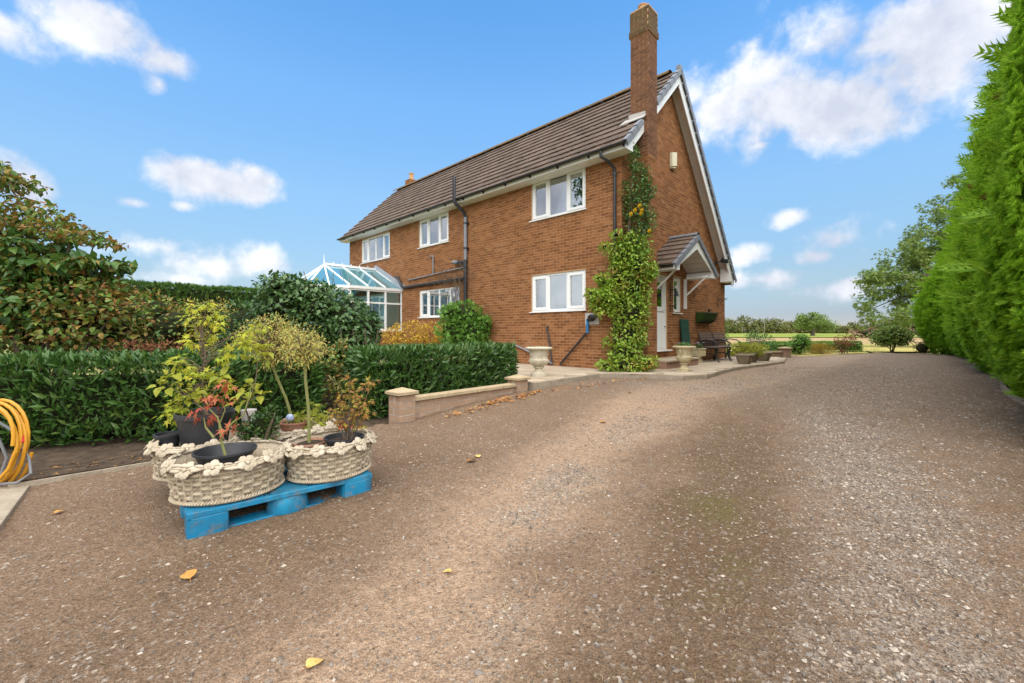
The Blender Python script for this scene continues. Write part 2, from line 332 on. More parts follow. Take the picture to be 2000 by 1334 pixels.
xs = np.concatenate([-np.geomspace(3000, 26, 26), np.linspace(-24, 24, 49), np.geomspace(26, 3000, 26)])
ys = np.concatenate([np.linspace(-40, 30, 71), np.geomspace(32, 4000, 40)])
def zland(X, Y): return np.where((X > -8) & (X < 22) & (Y < 26), zground(X, Y) - .07, np.maximum(zground(X, Y), -.45) - .07)
v, f = grid(xs, ys, zland)
tag(link('ground', np_mesh('ground', v, f), m_land), kind='structure')
def sheet(name, mat, poly, z, kind='structure'):
    b = MB(); b.v = [(x, y, z) for x, y in poly]; b.f = [tuple(range(len(poly)))]
    return tag(b.build(name, mat), kind=kind)
def rows_field(name, mat, x0, x1, y0, y1, z): return sheet(name, mat, [(x0, y0), (x1, y0), (x1, y1), (x0, y1)], z)
rows_field('stubble_field', m_stub, -40, 260, 33, 72, -.09)
rows_field('crop_field', m_crop, -120, 700, 71, 235, .02)
rows_field('far_meadow', m_land, -900, 1500, 234, 900, .04)

def track_d(X, Y):                       # distance across the drive, following its bend
    u = (X - HC.x) * -.7166 + (Y - HC.y) * .6976; w = (X - HC.x) * .6975 + (Y - HC.y) * .7166
    uc1 = np.interp(w, [-9, -7.6, -6.9, -5.6, -3.1, -1.3, 3, 12], [-3.9, -3.55, -3.05, -2.66, -2.15, -2.1, -2.4, -2.8])
    uc2 = np.interp(w, [-9, -6.2, -4.9, -3.7, -1.5, 4, 12], [-5.3, -5.09, -4.93, -4.56, -4.2, -4.2, -4.2])
    return u - uc1, u - uc2, u, w
# drive sheet
dx = np.arange(-5.2, 22.0, .085); dy = np.concatenate([-np.geomspace(4, .2, 12), np.linspace(0, .4, 4), .42 * 1.0185 ** np.arange(215)])
dy = dy[dy < 20.6]
def zdrive(X, Y):
    t1, t2, u, w = track_d(X, Y)
    rut = -.016 * np.exp(-(t1 / .42) ** 2) - .016 * np.exp(-(t2 / .42) ** 2)
    return zground(X, Y) + rut + .012 * vnoise(X, Y, .55, 3) + .006 * vnoise(X, Y, .19, 4) + .0035 * vnoise(X, Y, .09, 8)
v, f = grid(dx, dy, zdrive)
cx = v[f].mean(1); t1, t2, u, w = track_d(cx[:, 0], cx[:, 1])
edgeL = np.interp(cx[:, 1], [-4, 2.7, 3.6, 4.3, 4.8, 5.85, 7.7, 9.5], [-3.0, -3.2, -4.2, -3.4, -2.9, -1.45, .15, 1.9])
keep = (u > -6.25 + .1 * np.sin(w * 1.3)) & ((cx[:, 0] > edgeL) | (cx[:, 1] < 3.2)) & ~((u > .05) & (w > -.4)) & (w < 17.2 - .2 * (u + 5) ** 2 * .15) & ~((u > -1.15) & (w > 9.2) & (u > -1.0))
f = f[keep]; used = np.unique(f); mp_ = np.full(len(v), -1); mp_[used] = np.arange(len(used)); v = v[used]; f = mp_[f]
me = np_mesh('drive', v, f); me.shade_smooth()
t1, t2, u, w = track_d(v[:, 0], v[:, 1])
nA = vnoise(v[:, 0], v[:, 1], .8, 21) * .6 + vnoise(v[:, 0], v[:, 1], .3, 22) * .4; nB = vnoise(v[:, 0], v[:, 1], .6, 23) * .6 + vnoise(v[:, 0], v[:, 1], .22, 24) * .5
def covers(X, Y, t1, t2, u, w):
    nA = vnoise(X, Y, .8, 21) * .6 + vnoise(X, Y, .3, 22) * .4; nB = vnoise(X, Y, .6, 23) * .6 + vnoise(X, Y, .22, 24) * .5
    near_ = np.clip((-w - 1.5) / 3, 0, 1)
    tr = np.clip(np.exp(-((t1 - .05 + .22 * nA) / .62) ** 2) + .55 * np.clip((w + 4.5) / 4, 0, 1) * np.exp(-((t1 - .1) / 1.3) ** 2) + .22 * nA, 0, 1)
    gv = np.clip(np.exp(-((t2 + .2 * nB) / .42) ** 2) * 1.1 + np.clip((w + 3.0) / 3.5, 0, .8) + .35 * nB + .6 * np.exp(-((t1 + .1) / .3) ** 2) * (nA > 0), 0, 1)
    ud = np.interp(w, [-9, -6.8, -5.7, -4.5, -1.8, 2], [-4.75, -4.45, -4.12, -3.77, -3.4, -3.5])
    dk = np.clip(np.exp(-((u - ud + .12 * nB) / .55) ** 2) * (.35 + .65 * near_) + np.exp(-((u + 6.2) / .8) ** 2) * .9 + np.exp(-((t1 - 1.35) / .5) ** 2) * .3 * near_ + np.exp(-(((X + 1.7) / 1.1) ** 2 + ((Y - 3.1) / .9) ** 2)) * .45 + .3 * nA, 0, 1)  # darker along the middle strip, the hedge foot and round the pallet
    ms = np.clip(np.exp(-((u - ud) / .45) ** 2) * (.1 + .9 * nA) + np.clip(nB - .5, 0, 1) * .5, 0, 1) * np.clip(1 - (w - 3) / 4, 0, 1)
    return tr, gv, ms, dk
tr, gv, ms, dk = covers(v[:, 0], v[:, 1], t1, t2, u, w)
ca = me.color_attributes.new('cover', 'FLOAT_COLOR', 'POINT'); ca.data.foreach_set('color', np.stack([tr, gv, ms, np.ones_like(tr)], 1).astype(np.float32).ravel())
cb = me.color_attributes.new('dark_earth', 'FLOAT_COLOR', 'POINT'); cb.data.foreach_set('color', np.stack([dk, dk, dk, np.ones_like(tr)], 1).astype(np.float32).ravel())
def drive_mat():
    m = bpy.data.materials.new('drive_gravel'); m.use_nodes = True; t = m.node_tree; L = t.links; b = t.nodes['Principled BSDF']; b.inputs['Roughness'].default_value = .95; b.inputs['Specular IOR Level'].default_value = .15
    nd = t.nodes.new; tcn = nd('ShaderNodeTexCoord'); at = nd('ShaderNodeVertexColor'); at.layer_name = 'cover'; sp = nd('ShaderNodeSeparateColor'); L.new(at.outputs[0], sp.inputs[0])
    def noise(s, d=6, r=.65):
        n = nd('ShaderNodeTexNoise'); n.inputs['Scale'].default_value = s; n.inputs['Detail'].default_value = d; n.inputs['Roughness'].default_value = r; L.new(tcn.outputs['Object'], n.inputs['Vector']); return n.outputs[0]
    def rmp(fac, a, c, p0=.35, p1=.65):
        r = nd('ShaderNodeValToRGB'); e = r.color_ramp.elements; e[0].position = p0; e[1].position = p1; e[0].color = (*a, 1); e[1].color = (*c, 1); L.new(fac, r.inputs[0]); return r.outputs[0]
    def mix(fac, a, c):
        x = nd('ShaderNodeMix'); x.data_type = 'RGBA'; L.new(fac, x.inputs[0]) if not isinstance(fac, float) else setattr(x.inputs[0], 'default_value', fac); L.new(a, x.inputs[6]); L.new(c, x.inputs[7]); return x.outputs[2]
    def mth(op, a, c, d=None):
        x = nd('ShaderNodeMath'); x.operation = op; x.use_clamp = True
        for i, q in enumerate((a, c, d)):
            if q is None: continue
            if isinstance(q, (int, float)): x.inputs[i].default_value = q
            else: L.new(q, x.inputs[i])
        return x.outputs[0]
    dirt = mix(noise(2.3, 8), rmp(noise(38, 5), (.11, .068, .041), (.31, .20, .122)), rmp(noise(60, 6), (.20, .128, .08), (.43, .29, .188)))
    at2 = nd('ShaderNodeVertexColor'); at2.layer_name = 'dark_earth'; s2 = nd('ShaderNodeSeparateColor'); L.new(at2.outputs[0], s2.inputs[0])
    humus = rmp(noise(45, 7, .75), (.055, .033, .019), (.24, .15, .08), .3, .7)
    pale = rmp(noise(30, 7), (.34, .22, .137), (.62, .43, .285))
    vor = nd('ShaderNodeTexVoronoi'); vor.inputs['Scale'].default_value = 70; L.new(tcn.outputs['Object'], vor.inputs['Vector'])
    vs = nd('ShaderNodeSeparateColor'); L.new(vor.outputs['Color'], vs.inputs[0])
    peb = nd('ShaderNodeValToRGB'); e = peb.color_ramp.elements
    for pos, c in [(0, (.07, .054, .042)), (.3, (.235, .178, .13)), (.55, (.41, .32, .235)), (.8, (.32, .27, .225)), (1, (.66, .56, .45))]:
        k = e.new(pos) if pos not in (0, 1) else e[0 if pos == 0 else -1]; k.color = (*c, 1)
    L.new(vs.outputs[0], peb.inputs[0])
    def ragged(a_, nz, amt, lo, k_):      # a cover with torn, crumbly edges
        q = nd('ShaderNodeMath'); q.operation = 'MULTIPLY_ADD'; L.new(nz, q.inputs[0]); q.inputs[1].default_value = amt; L.new(a_, q.inputs[2])
        r = nd('ShaderNodeMapRange'); r.inputs[1].default_value = lo + amt * .5; r.inputs[2].default_value = lo + amt * .5 + k_; L.new(q.outputs[0], r.inputs[0]); return r.outputs[0]
    c1 = mix(mth('MULTIPLY', ragged(sp.outputs[0], noise(7, 9, .72), 1.3, .25, .7), .88), dirt, pale)
    c1 = mix(mth('MULTIPLY', ragged(s2.outputs[0], noise(11, 9, .75), 1.5, .28, .55), .74), c1, humus)
    gmask = mth('MULTIPLY', sp.outputs[1], mth('MULTIPLY_ADD', noise(9, 6), 3.2, -1.05))
    c2 = mix(mth('MULTIPLY', gmask, .8), c1, peb.outputs[0])
    spk = mth('GREATER_THAN', vs.outputs[1], .86)
    c2b = mix(mth('MULTIPLY', spk, .6), c2, peb.outputs[0])
    moss = rmp(noise(55, 6), (.10, .085, .025), (.20, .17, .045))
    c3 = mix(mth('MULTIPLY', ragged(sp.outputs[2], noise(20, 8, .75), 1.3, .38, .4), .8), c2b, moss)
    gr = nd('ShaderNodeMapRange'); gr.inputs[1].default_value = .3; gr.inputs[2].default_value = .7; gr.inputs[3].default_value = .28; gr.inputs[4].default_value = 1.25; L.new(noise(150, 3, .8), gr.inputs[0])
    gm = nd('ShaderNodeVectorMath'); gm.operation = 'SCALE'; L.new(c3, gm.inputs[0]); L.new(gr.outputs[0], gm.inputs['Scale'])
    L.new(gm.outputs[0], b.inputs['Base Color'])
    bp = nd('ShaderNodeBump'); bp.inputs['Strength'].default_value = 1.0; bp.inputs['Distance'].default_value = .022
    hsum = mth('ADD', mth('MULTIPLY', vor.outputs['Distance'], .5), mth('MULTIPLY', noise(110, 5), .6)); L.new(hsum, bp.inputs['Height']); L.new(bp.outputs[0], b.inputs['Normal'])
    return m
m_drive = drive_mat()
tag(link('driveway', me, m_drive), kind='structure')
# loose stones: a stone is a squashed, uneven octahedron
def stones(n, region, smin, smax, power):
    Y = region[2] + (region[3] - region[2]) * rng.uniform(0, 1, n) ** 1.35; X = rng.uniform(region[0], region[1], n)
    t1, t2, u, w = track_d(X, Y)
    tr, gv, ms, dk = covers(X, Y, t1, t2, u, w); pr = .07 + .95 * np.clip(gv - .25 * dk, 0, 1) * np.interp(Y, [1, 6], [1, .8])
    el = np.interp(Y, [0, 2.7, 3.6, 4.3, 4.8, 5.85, 7.7, 9.5], [-3.1, -3.2, -4.1, -3.3, -2.8, -1.4, .25, 2.0])
    k = (rng.uniform(0, 1, n) < pr) & (u > -6.1) & (np.abs(X) < 1.25 * Y + .3) & ((X > el) | (Y < 3)) & ~((u > -.1) & (w > -.4)) & ~((u > -2.0) & (w > -.9) & (w < 7))
    X, Y = X[k], Y[k]; n = len(X); s = smin + (smax - smin) * rng.uniform(0, 1, n) ** power
    o = np.array([(1, 0, 0), (0, 1, 0), (-1, 0, 0), (0, -1, 0), (0, 0, 1), (0, 0, -1)], float)
    V = o[None] * (1 + rng.uniform(-.35, .35, (n, 6, 1))) * s[:, None, None] * np.stack([rng.uniform(.8, 1.4, n), rng.uniform(.7, 1, n), rng.uniform(.45, .85, n)], -1)[:, None]
    V[:, 4, :2] += rng.uniform(-.5, .5, (n, 2)) * s[:, None]
    a = rng.uniform(0, 6.28, n); c_, s_ = np.cos(a)[:, None], np.sin(a)[:, None]
    x = V[:, :, 0] * c_ - V[:, :, 1] * s_; y = V[:, :, 0] * s_ + V[:, :, 1] * c_
    V = np.stack([x + X[:, None], y + Y[:, None], V[:, :, 2] + zdrive(X, Y)[:, None] + (s * .12)[:, None]], -1)
    F = np.array([(0, 1, 4), (1, 2, 4), (2, 3, 4), (3, 0, 4), (1, 0, 5), (2, 1, 5), (3, 2, 5), (0, 3, 5)])
    return V.reshape(-1, 3), (F[None] + (np.arange(n) * 6)[:, None, None]).reshape(-1, 3)
m_stone = mk('gravel_stone', [(.04, .034, .03), (.12, .095, .075), (.22, .17, .125), (.19, .165, .145), (.30, .235, .175), (.42, .36, .29), (.14, .10, .07), (.26, .21, .16), (.09, .075, .065), (.55, .49, .41)], .85, .25, nmix=.15, nscale=30)
for a in ((150000, (-3.6, 6.5, .9, 5.6), .003, .012, 2.4), (60000, (-3, 12, 3.5, 12), .006, .016, 1.6), (24000, (-3.6, 6, 1.0, 6), .006, .018, 2.2)):
    v, f = stones(*a); tag(link('gravel', np_mesh('gravel', v, f), m_stone), 'loose grey and white gravel stones scattered over the drive', 'gravel', kind='stuff')

# patio: flagstones bedded on a kerbed slab
PAT = [(-.10, -3.16), (-.05, -2.28), (-.02, -.95), (-.5, -.45), (-1.04, -.22), (-1.5, -.15), (-1.78, .37), (-1.66, 1.6), (-1.61, 2.93), (-1.8, 4.8), (-1.93, 6.3), (-1.5, 8.6), (.2, 8.6), (.2, 0), (9, 0), (9, -1.3), (4.2, -1.6), (2.2, -2.9), (.4, -3.16)]
m_kerb = mk('concrete_kerb', [(.26, .21, .155), (.36, .30, .225)], .95, .15, rand=False, nscale=6, bump=.4, bscale=50, dirt=[((.14, .115, .075), 5, .5, .75, .6)])
m_flag = mk('flagstone', [(.34, .265, .185), (.42, .335, .24), (.47, .385, .285), (.38, .305, .225)], .92, .2, nmix=.5, nscale=2.5, detail=7, bump=.25, bscale=30, dirt=[((.20, .155, .10), 1.3, .5, .72, .55)])
b = MB(); b.prism([H(u, v, -.16) for u, v in PAT], (0, 0, .15)); pat = tag(b.build('patio', m_kerb), kind='structure')
def clip(poly, inside, cut):
    out = []
    for i, p in enumerate(poly):
        q = poly[(i + 1) % len(poly)]; a, c = inside(p), inside(q)
        if a: out.append(p)
        if a != c: out.append(cut(p, q))
    return out
def clip_poly(sub, edge):                # against one directed edge (keep left side)
    (x1, y1), (x2, y2) = edge; sd_ = lambda p: (x2 - x1) * (p[1] - y1) - (y2 - y1) * (p[0] - x1)
    def cut(p, q): a, c = sd_(p), sd_(q); t = a / (a - c); return (p[0] + (q[0] - p[0]) * t, p[1] + (q[1] - p[1]) * t)
    return clip(sub, lambda p: sd_(p) >= 0, cut)
def inpoly(p, poly):
    c = False; j = len(poly) - 1
    for i in range(len(poly)):
        (xi, yi), (xj, yj) = poly[i], poly[j]
        if (yi > p[1]) != (yj > p[1]) and p[0] < (xj - xi) * (p[1] - yi) / (yj - yi) + xi: c = not c
        j = i
    return c
shrunk = PAT
def flag(u0, v0, u1, v1):
    g = .006; pts = [(u0 + g, v0 + g), (u1 - g, v0 + g), (u1 - g, v1 - g), (u0 + g, v1 - g)]
    # cut corners that hang over the edge by pulling them back toward the middle
    c = ((u0 + u1) / 2, (v0 + v1) / 2)
    ins = [inpoly(p, shrunk) for p in pts]
    if not any(ins): return
    if not inpoly(c, shrunk):
        k = [p for p, i in zip(pts, ins) if i]; c = (sum(p[0] for p in k) / len(k), sum(p[1] for p in k) / len(k))
        if not inpoly(c, shrunk): return
    res = []
    for p, i in zip(pts, ins):
        if not i:
            lo, hi = 0, 1
            for _ in range(12):
                m_ = (lo + hi) / 2; q = (c[0] + (p[0] - c[0]) * m_, c[1] + (p[1] - c[1]) * m_)
                if inpoly(q, shrunk): lo = m_
                else: hi = m_
            p = (c[0] + (p[0] - c[0]) * lo, c[1] + (p[1] - c[1]) * lo)
        res.append(p)
    b = MB(); h = random.uniform(0, .004); b.prism([H(a, c_, -.014) for a, c_ in res], (0, 0, .016 + h)); b.build('flagstone', m_flag, pat)
ur = -2.1; 
while ur < 5.0:
    w_ = random.choice([.6, .6, .45]); vr = -3.8 + random.uniform(0, .5)
    while vr < 8.6:
        l_ = random.choice([.6, .75, .6, .9])
        if not (ur > .1 and vr > -.35): flag(ur, vr, ur + w_, min(vr + l_, -.02) if ur + w_ > .1 and vr < 0 and ur > -.3 else vr + l_)
        vr += l_
    ur += w_
# concrete edge strip along the tall hedge and the laurel bed, slab by the hose
b = MB(); pts = [H(-6.12 + .09 * math.sin(q * .9), q, 0) for q in np.arange(-2, 15, .6)]
for i in range(len(pts) - 1):
    p, q = pts[i], pts[i + 1]; m_ = (p + q) / 2; z = float(zground(m_.x, m_.y)); d_ = q - p
    b.box((m_.x, m_.y, z - .02), (d_.length, .06, .16), math.atan2(d_.y, d_.x))
tag(b.build('hedge_kerb', m_kerb), kind='structure')
b = MB(); p, q = Vector((-4.15, 3.55, -.37)), Vector((-2.95, 4.72, -.36)); d_ = q - p
b.box(((p + q) / 2) + Vector((0, 0, -.055)), (d_.length, .03, .12), math.atan2(d_.y, d_.x)); tag(b.build('bed_edging', m_kerb), kind='structure')
b = MB(); b.prism([(-5.5, 2.2, -.47), (-3.05, 2.45, -.47), (-4.05, 3.62, -.47), (-5.9, 3.9, -.47)], (0, 0, .082)); tag(b.build('concrete_slab', m_kerb, bevel=.006), kind='structure')
b = MB(); b.prism([(-4.2, 3.7, -.45), (-2.95, 4.85, -.45), (-1.52, 6.0, -.42), (.2, 8.0, -.3), (.5, 8.9, -.3), (-6, 12, -.3), (-14, 10, -.3), (-9, 4.2, -.45)], (0, 0, .075)); tag(b.build('garden_bed', m_soil), kind='structure')
sheet('lawn', m_lawn, [(7.9, 16.2), (11.2, 16.6), (16.5, 19.6), (22, 21.5), (60, 30), (30, 34), (5, 34), (5, 17)], -.045)

# ------------------------------------------------------------------ the house
hs = empty('brick_house', HC, HA, 'two storey orange brick house with a steep brown tiled roof and tall end chimney', 'house')
WIN1 = [(.994, 1.45, 1.80, 1.0), (.994, 3.96, 1.80, 1.08), (6.54, 3.96, 1.77, 1.03), (10.37, 3.88, 2.38, 1.03), (5.94, 1.42, 2.34, .98)]   # u of right side, z, width, height
LEN, GW = 13.89, 6.95; EV = 5.02
op1 = [(-u - w, -u, z, z + h) for u, z, w, h in WIN1]
op2 = [(1.45, 2.405, .42, 2.42), (2.79, 3.31, 1.43, 2.43)]
def panel(b, lo, hi, z0, z1, ops, put):
    cs = sorted({lo, hi} | {q for o in ops for q in o[:2]}); zs = sorted({z0, z1} | {q for o in ops for q in o[2:]})
    for i in range(len(cs) - 1):
        for j in range(len(zs) - 1):
            c = ((cs[i] + cs[i + 1]) / 2, (zs[j] + zs[j + 1]) / 2)
            if not any(o[0] < c[0] < o[1] and o[2] < c[1] < o[3] for o in ops): put(cs[i], cs[i + 1], zs[j], zs[j + 1])
b = MB(); panel(b, -LEN, -.002, -.2, EV, op1, lambda a, c, d, e: b.lohi((a, 0, d), (c, .24, e))); wall_long = b.build('long_wall', m_mortar, hs)
b = MB(); panel(b, .0, GW, -.2, 2.6, op2, lambda a, c, d, e: b.lohi((-.24, a, d), (0, c, e)))
RY, RZ = 2.53, 7.93                     # ridge
def roofz(y): return 5.08 + (y + .36) * (RZ - 5.08) / (RY + .36) if y < RY else RZ - (y - RY) * (RZ - 2.62) / (7.05 - RY)
gp = [(0, 2.6), (GW, 2.6), (GW, roofz(GW) - .1), (RY, RZ - .16), (0, roofz(0) - .16)]
b.prism([(-.24, y, z) for y, z in gp], (.24, 0, 0)); wall_gable = b.build('gable_wall', m_mortar, hs)
b = MB(); b.prism([(-LEN, y, z) for y, z in [(.24, -.2), (GW, -.2), (GW, 2.55), (RY, RZ - .2), (.24, roofz(.24) - .2)]], (.24, 0, 0)); b.build('far_gable_wall', m_brick, hs)
b = MB(); b.lohi((-LEN + .24, GW - .24, -.2), (-.24, GW, 2.6)); b.build('rear_wall', m_brick, hs)
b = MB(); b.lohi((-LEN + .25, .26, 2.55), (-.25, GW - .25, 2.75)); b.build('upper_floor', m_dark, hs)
b = MB(); b.lohi((-LEN + .25, 2.6, -.1), (-.25, 2.7, 5.5)); b.build('inner_wall', m_paint, hs)

# bricks, one by one
BR = []                                  # (centre, width, height, wall)
def bond(length, z1, ops, lim, wall):
    k = 0; z = 0.0
    while z < z1 - .02:
        iv = [list(lim(z + .075))] if lim else [[0, length]]
        for o in ops:
            if o[2] - .01 < z + .0375 < o[3] + .02:
                nv = []
                for a, c in iv:
                    if o[1] <= a or o[0] >= c: nv.append([a, c]); continue
                    if o[0] > a: nv.append([a, o[0] - .004])
                    if o[1] < c: nv.append([o[1] + .004, c])
                iv = nv
        off = -(k % 2) * .1125
        for a, c in iv:
            i0 = math.floor((a - off) / .225)
            while True:
                s0 = off + i0 * .225; i0 += 1; s1 = s0 + .215
                if s0 >= c: break
                s0, s1 = max(s0, a), min(s1, c)
                if s1 - s0 > .03: BR.append(((s0 + s1) / 2, z + .0375, s1 - s0, wall))
        z += .075; k += 1
bond(LEN, EV, [(-o[1], -o[0], o[2], o[3]) for o in op1], None, 0)
def gl(z):
    lo = 0 if z < 4.95 else (z - 5.08 + .2) * (RY + .36) / (RZ - 5.08) - .36 + .02
    hi = GW if z < 2.62 else RY + (RZ - z - .16) * (7.05 - RY) / (RZ - 2.62)
    return (max(0, lo), min(GW, hi))
bond(GW, RZ - .2, op2, gl, 1)
HMi = np.array(HM)
def brick_pos(q): return (-q[0], .0015, q[1]) if q[3] == 0 else (-.0015, q[0], q[1])
sc = []
for i, q in enumerate(BR):
    w_ = HM @ Vector(brick_pos(q)); fore = .7
    hid = (q[3] == 0 and q[0] < .75) or (q[3] == 1 and q[0] < 1.0)
    sc.append((w_ - Vector((0, 0, EYE))).length + (50 if hid or q[2] < .2 else 0) + (3 if q[3] == 1 else 0))
near = set(np.argsort(sc)[:296].tolist())
bm1 = MB(); bm1.box((0, 0, 0), (.215, .010, .065)); me_b = bm1.mesh('brick'); me_b.materials.append(m_brick)
VV = []; FF = []; base = np.array([(x, y, z) for z in (-.5, .5) for y in (-.5, .5) for x in (-.5, .5)])
fq = np.array([(0, 2, 3, 1), (4, 5, 7, 6), (0, 1, 5, 4), (0, 4, 6, 2), (1, 3, 7, 5), (2, 6, 7, 3)])
for i, q in enumerate(BR):
    p = brick_pos(q); dj = random.uniform(-.0012, .0012)
    if i in near:
        o = link('brick', me_b, None, wall_long if q[3] == 0 else wall_gable)
        o.matrix_local = Matrix.Translation((p[0], p[1] + dj, p[2])) if q[3] == 0 else Matrix.Translation((p[0] + dj, p[1], p[2])) @ Matrix.Rotation(R(90), 4, 'Z')
        continue
    dm = np.array((q[2], .010, .065)) if q[3] == 0 else np.array((.010, q[2], .065))
    off = np.array((p[0], p[1] + dj, p[2])) if q[3] == 0 else np.array((p[0] + dj, p[1], p[2]))
    FF.append(fq + 8 * len(VV)); VV.append(base * dm + off)
bk = link('brick_courses', np_mesh('brick_courses', np.concatenate(VV), np.concatenate(FF)), m_brick, hs); bk['kind'] = 'stuff'

# chimney on the gable: a shaft of brick two by two, oversailing head, pot
def brick_shaft(b, x0, x1, y0, y1, z0, z1, proud=.0, jit=.0025):
    k = 0; z = z0
    while z < z1 - .03:
        for side in range(4):
            L_ = (x1 - x0) if side % 2 == 0 else (y1 - y0); s = -(.1125 if (k + side) % 2 else 0)
            while s < L_ - .02:
                a, c = max(s, 0), min(s + .215, L_)
                if c - a > .03:
                    h = random.uniform(0, jit); mid_ = (a + c) / 2
                    if side == 0: b.lohi((x0 + a, y0 - h - .004, z + .005), (x0 + c, y0 + .01, z + .07))
                    if side == 1: b.lohi((x1 - .01, y0 + a, z + .005), (x1 + h + .004, y0 + c, z + .07))
                    if side == 2: b.lohi((x0 + a, y1 - .01, z + .005), (x0 + c, y1 + h + .004, z + .07))
                    if side == 3: b.lohi((x0 - h - .004, y0 + a, z + .005), (x0 + .01, y0 + c, z + .07))
                s += .225
        z += .075; k += 1
CX0, CX1, CY0, CY1 = -.06, .39, .536, .985
b = MB(); b.lohi((CX0, CY0, -.2), (CX1, CY1, 7.97)); b.lohi((CX0 - .03, CY0 - .03, 7.97), (CX1 + .03, CY1 + .03, 8.12)); b.lohi((CX0 - .012, CY0 - .012, 8.12), (CX1 + .012, CY1 + .012, 8.60))
chim = b.build('chimney', m_mortar, hs)
b = MB(); brick_shaft(b, CX0, CX1, CY0, CY1, 0, 5.1); b.build('shaft_bricks', m_brick, chim)['kind'] = 'stuff'
b = MB(); brick_shaft(b, CX0, CX1, CY0, CY1, 5.1, 7.95); b.build('stack_bricks', m_stackbrick, chim)['kind'] = 'stuff'
b = MB(); brick_shaft(b, CX0 - .03, CX1 + .03, CY0 - .03, CY1 + .03, 7.97, 8.12); brick_shaft(b, CX0 - .012, CX1 + .012, CY0 - .012, CY1 + .012, 8.12, 8.57); b.build('head_bricks', m_mossbrick, chim)['kind'] = 'stuff'
b = MB(); b.lathe([(.13, 8.58), (.13, 8.66), (.105, 8.68), (.105, 8.76), (.12, 8.765), (.12, 8.79), (.09, 8.79), (.09, 8.7)], 20, (.14, .76, 0)); b.build('chimney_pot', m_pot, chim, True)
b = MB()                                  # cement fillet and lead where the roof meets the shaft
b.prism([(CX1 - .06, CY0 - .012, roofz(CY0) + .03), (-.10, CY0 - .012, roofz(CY0) + .03), (-.10, CY0 - .012, roofz(CY0) + .17), (CX1 - .06, CY0 - .012, roofz(CY0) + .13)], (0, -.02, 0))
b.prism([(CX1 - .05, CY0 - .10, roofz(CY0 - .10) + .055), (-.30, CY0 - .10, roofz(CY0 - .10) + .055), (-.22, CY0, roofz(CY0) + .06), (CX1 - .05, CY0, roofz(CY0) + .06)], (0, 0, .025)); b.build('cement_fillet', m_cement, chim)
b = MB(); b.lohi((-14.3, 3.15, -.2), (-13.85, 3.6, 8.70)); c2 = b.build('far_chimney', m_mortar, hs); b = MB(); brick_shaft(b, -14.3, -13.85, 3.15, 3.6, 6.9, 8.68); b.build('far_stack_bricks', m_brick, c2)['kind'] = 'stuff'
b = MB(); b.lathe([(.12, 8.28), (.11, 8.6), (.13, 8.61), (.13, 8.66), (.09, 8.66)], 16, (-14.07, 3.38, .41)); b.build('far_chimney_pot', m_pot, c2, True)

# roof
sa = math.atan2(RZ - 5.08, RY + .36); slen = math.hypot(RZ - 5.08, RY + .36)
sd2 = math.atan2(RZ - 2.62, 7.05 - RY); slen2 = math.hypot(RZ - 2.62, 7.05 - RY)
XV = .32; XL = -14.2
b = MB(); b.prism([(XL + .02, y, z) for y, z in [(-.34, 5.08), (RY, RZ - .02), (7.03, 2.62), (7.03, 2.52), (RY, RZ - .14), (-.34, 4.99)]], (XV - .05 - XL - .02, 0, 0)); roof = b.build('roof', m_tile, hs)
NC = 12; gau = slen / NC; NT = 48; tw = (XV - XL - .1) / NT
bt = MB(); bt.box((0, gau * .5 + .02, -.003), (tw - .008, gau + .07, .042)); me_t = bt.mesh('roof_tile'); me_t.materials.append(m_tile)
TI = []
for c in range(NC):
    for t_ in range(NT):
        x = XL + .02 + (t_ + .5) * tw; s = c * gau; y = -.38 + s * math.cos(sa); z = 5.045 + s * math.sin(sa) + .062
        if CX0 - .1 < x < CX1 + .05 and CY0 - .2 < y + .2 < CY1 + .15 : continue
        TI.append(Matrix.Translation((x, y, z + random.uniform(0, .006))) @ Matrix.Rotation(sa - .10 + random.uniform(-.008, .008), 4, 'X') @ Matrix.Rotation(random.uniform(-.012, .012), 4, 'Y'))
tn = set(np.argsort([((HM @ q.translation) - Vector((0, 0, EYE))).length for q in TI])[:296].tolist()); VV = []; FF = []
tv = np.array([q for q in bt.v]); tf = np.array(bt.f)
for i, q in enumerate(TI):
    if i in tn: o = link('roof_tile', me_t, None, roof); o.matrix_local = q
    else: FF.append(tf + 8 * len(VV)); VV.append(tv @ np.array(q.to_3x3()).T + np.array(q.translation))
link('roof_tile_courses', np_mesh('roof_tile_courses', np.concatenate(VV), np.concatenate(FF)), m_tile, hs)['kind'] = 'stuff'
# moss clumps that sit in the laps of the tiles
n = 1700; mx_ = rng.uniform(XL + .2, XV - .3, n); mc = np.minimum((rng.uniform(0, 1, n) ** 1.5 * NC).astype(int), NC - 1); V = []; F = []
for i in range(n):
    s = mc[i] * gau + random.uniform(-.05, .03); y = -.38 + s * math.cos(sa); z = 5.10 + s * math.sin(sa) + .012; r0 = random.uniform(.012, .04)
    o8 = np.array([(1.3, 0, 0), (0, .8, 0), (-1.3, 0, 0), (0, -.8, 0), (.2, 0, .7), (0, 0, -.4)]) * r0 * (1 + rng.uniform(-.3, .3, (6, 1)))
    F.append(np.array([(0, 1, 4), (1, 2, 4), (2, 3, 4), (3, 0, 4), (1, 0, 5), (2, 1, 5), (3, 2, 5), (0, 3, 5)]) + 6 * len(V)); V.append(o8 + np.array((mx_[i], y, z)))
link('roof_moss', np_mesh('roof_moss', np.concatenate(V), np.concatenate(F)), m_moss, roof)['kind'] = 'stuff'
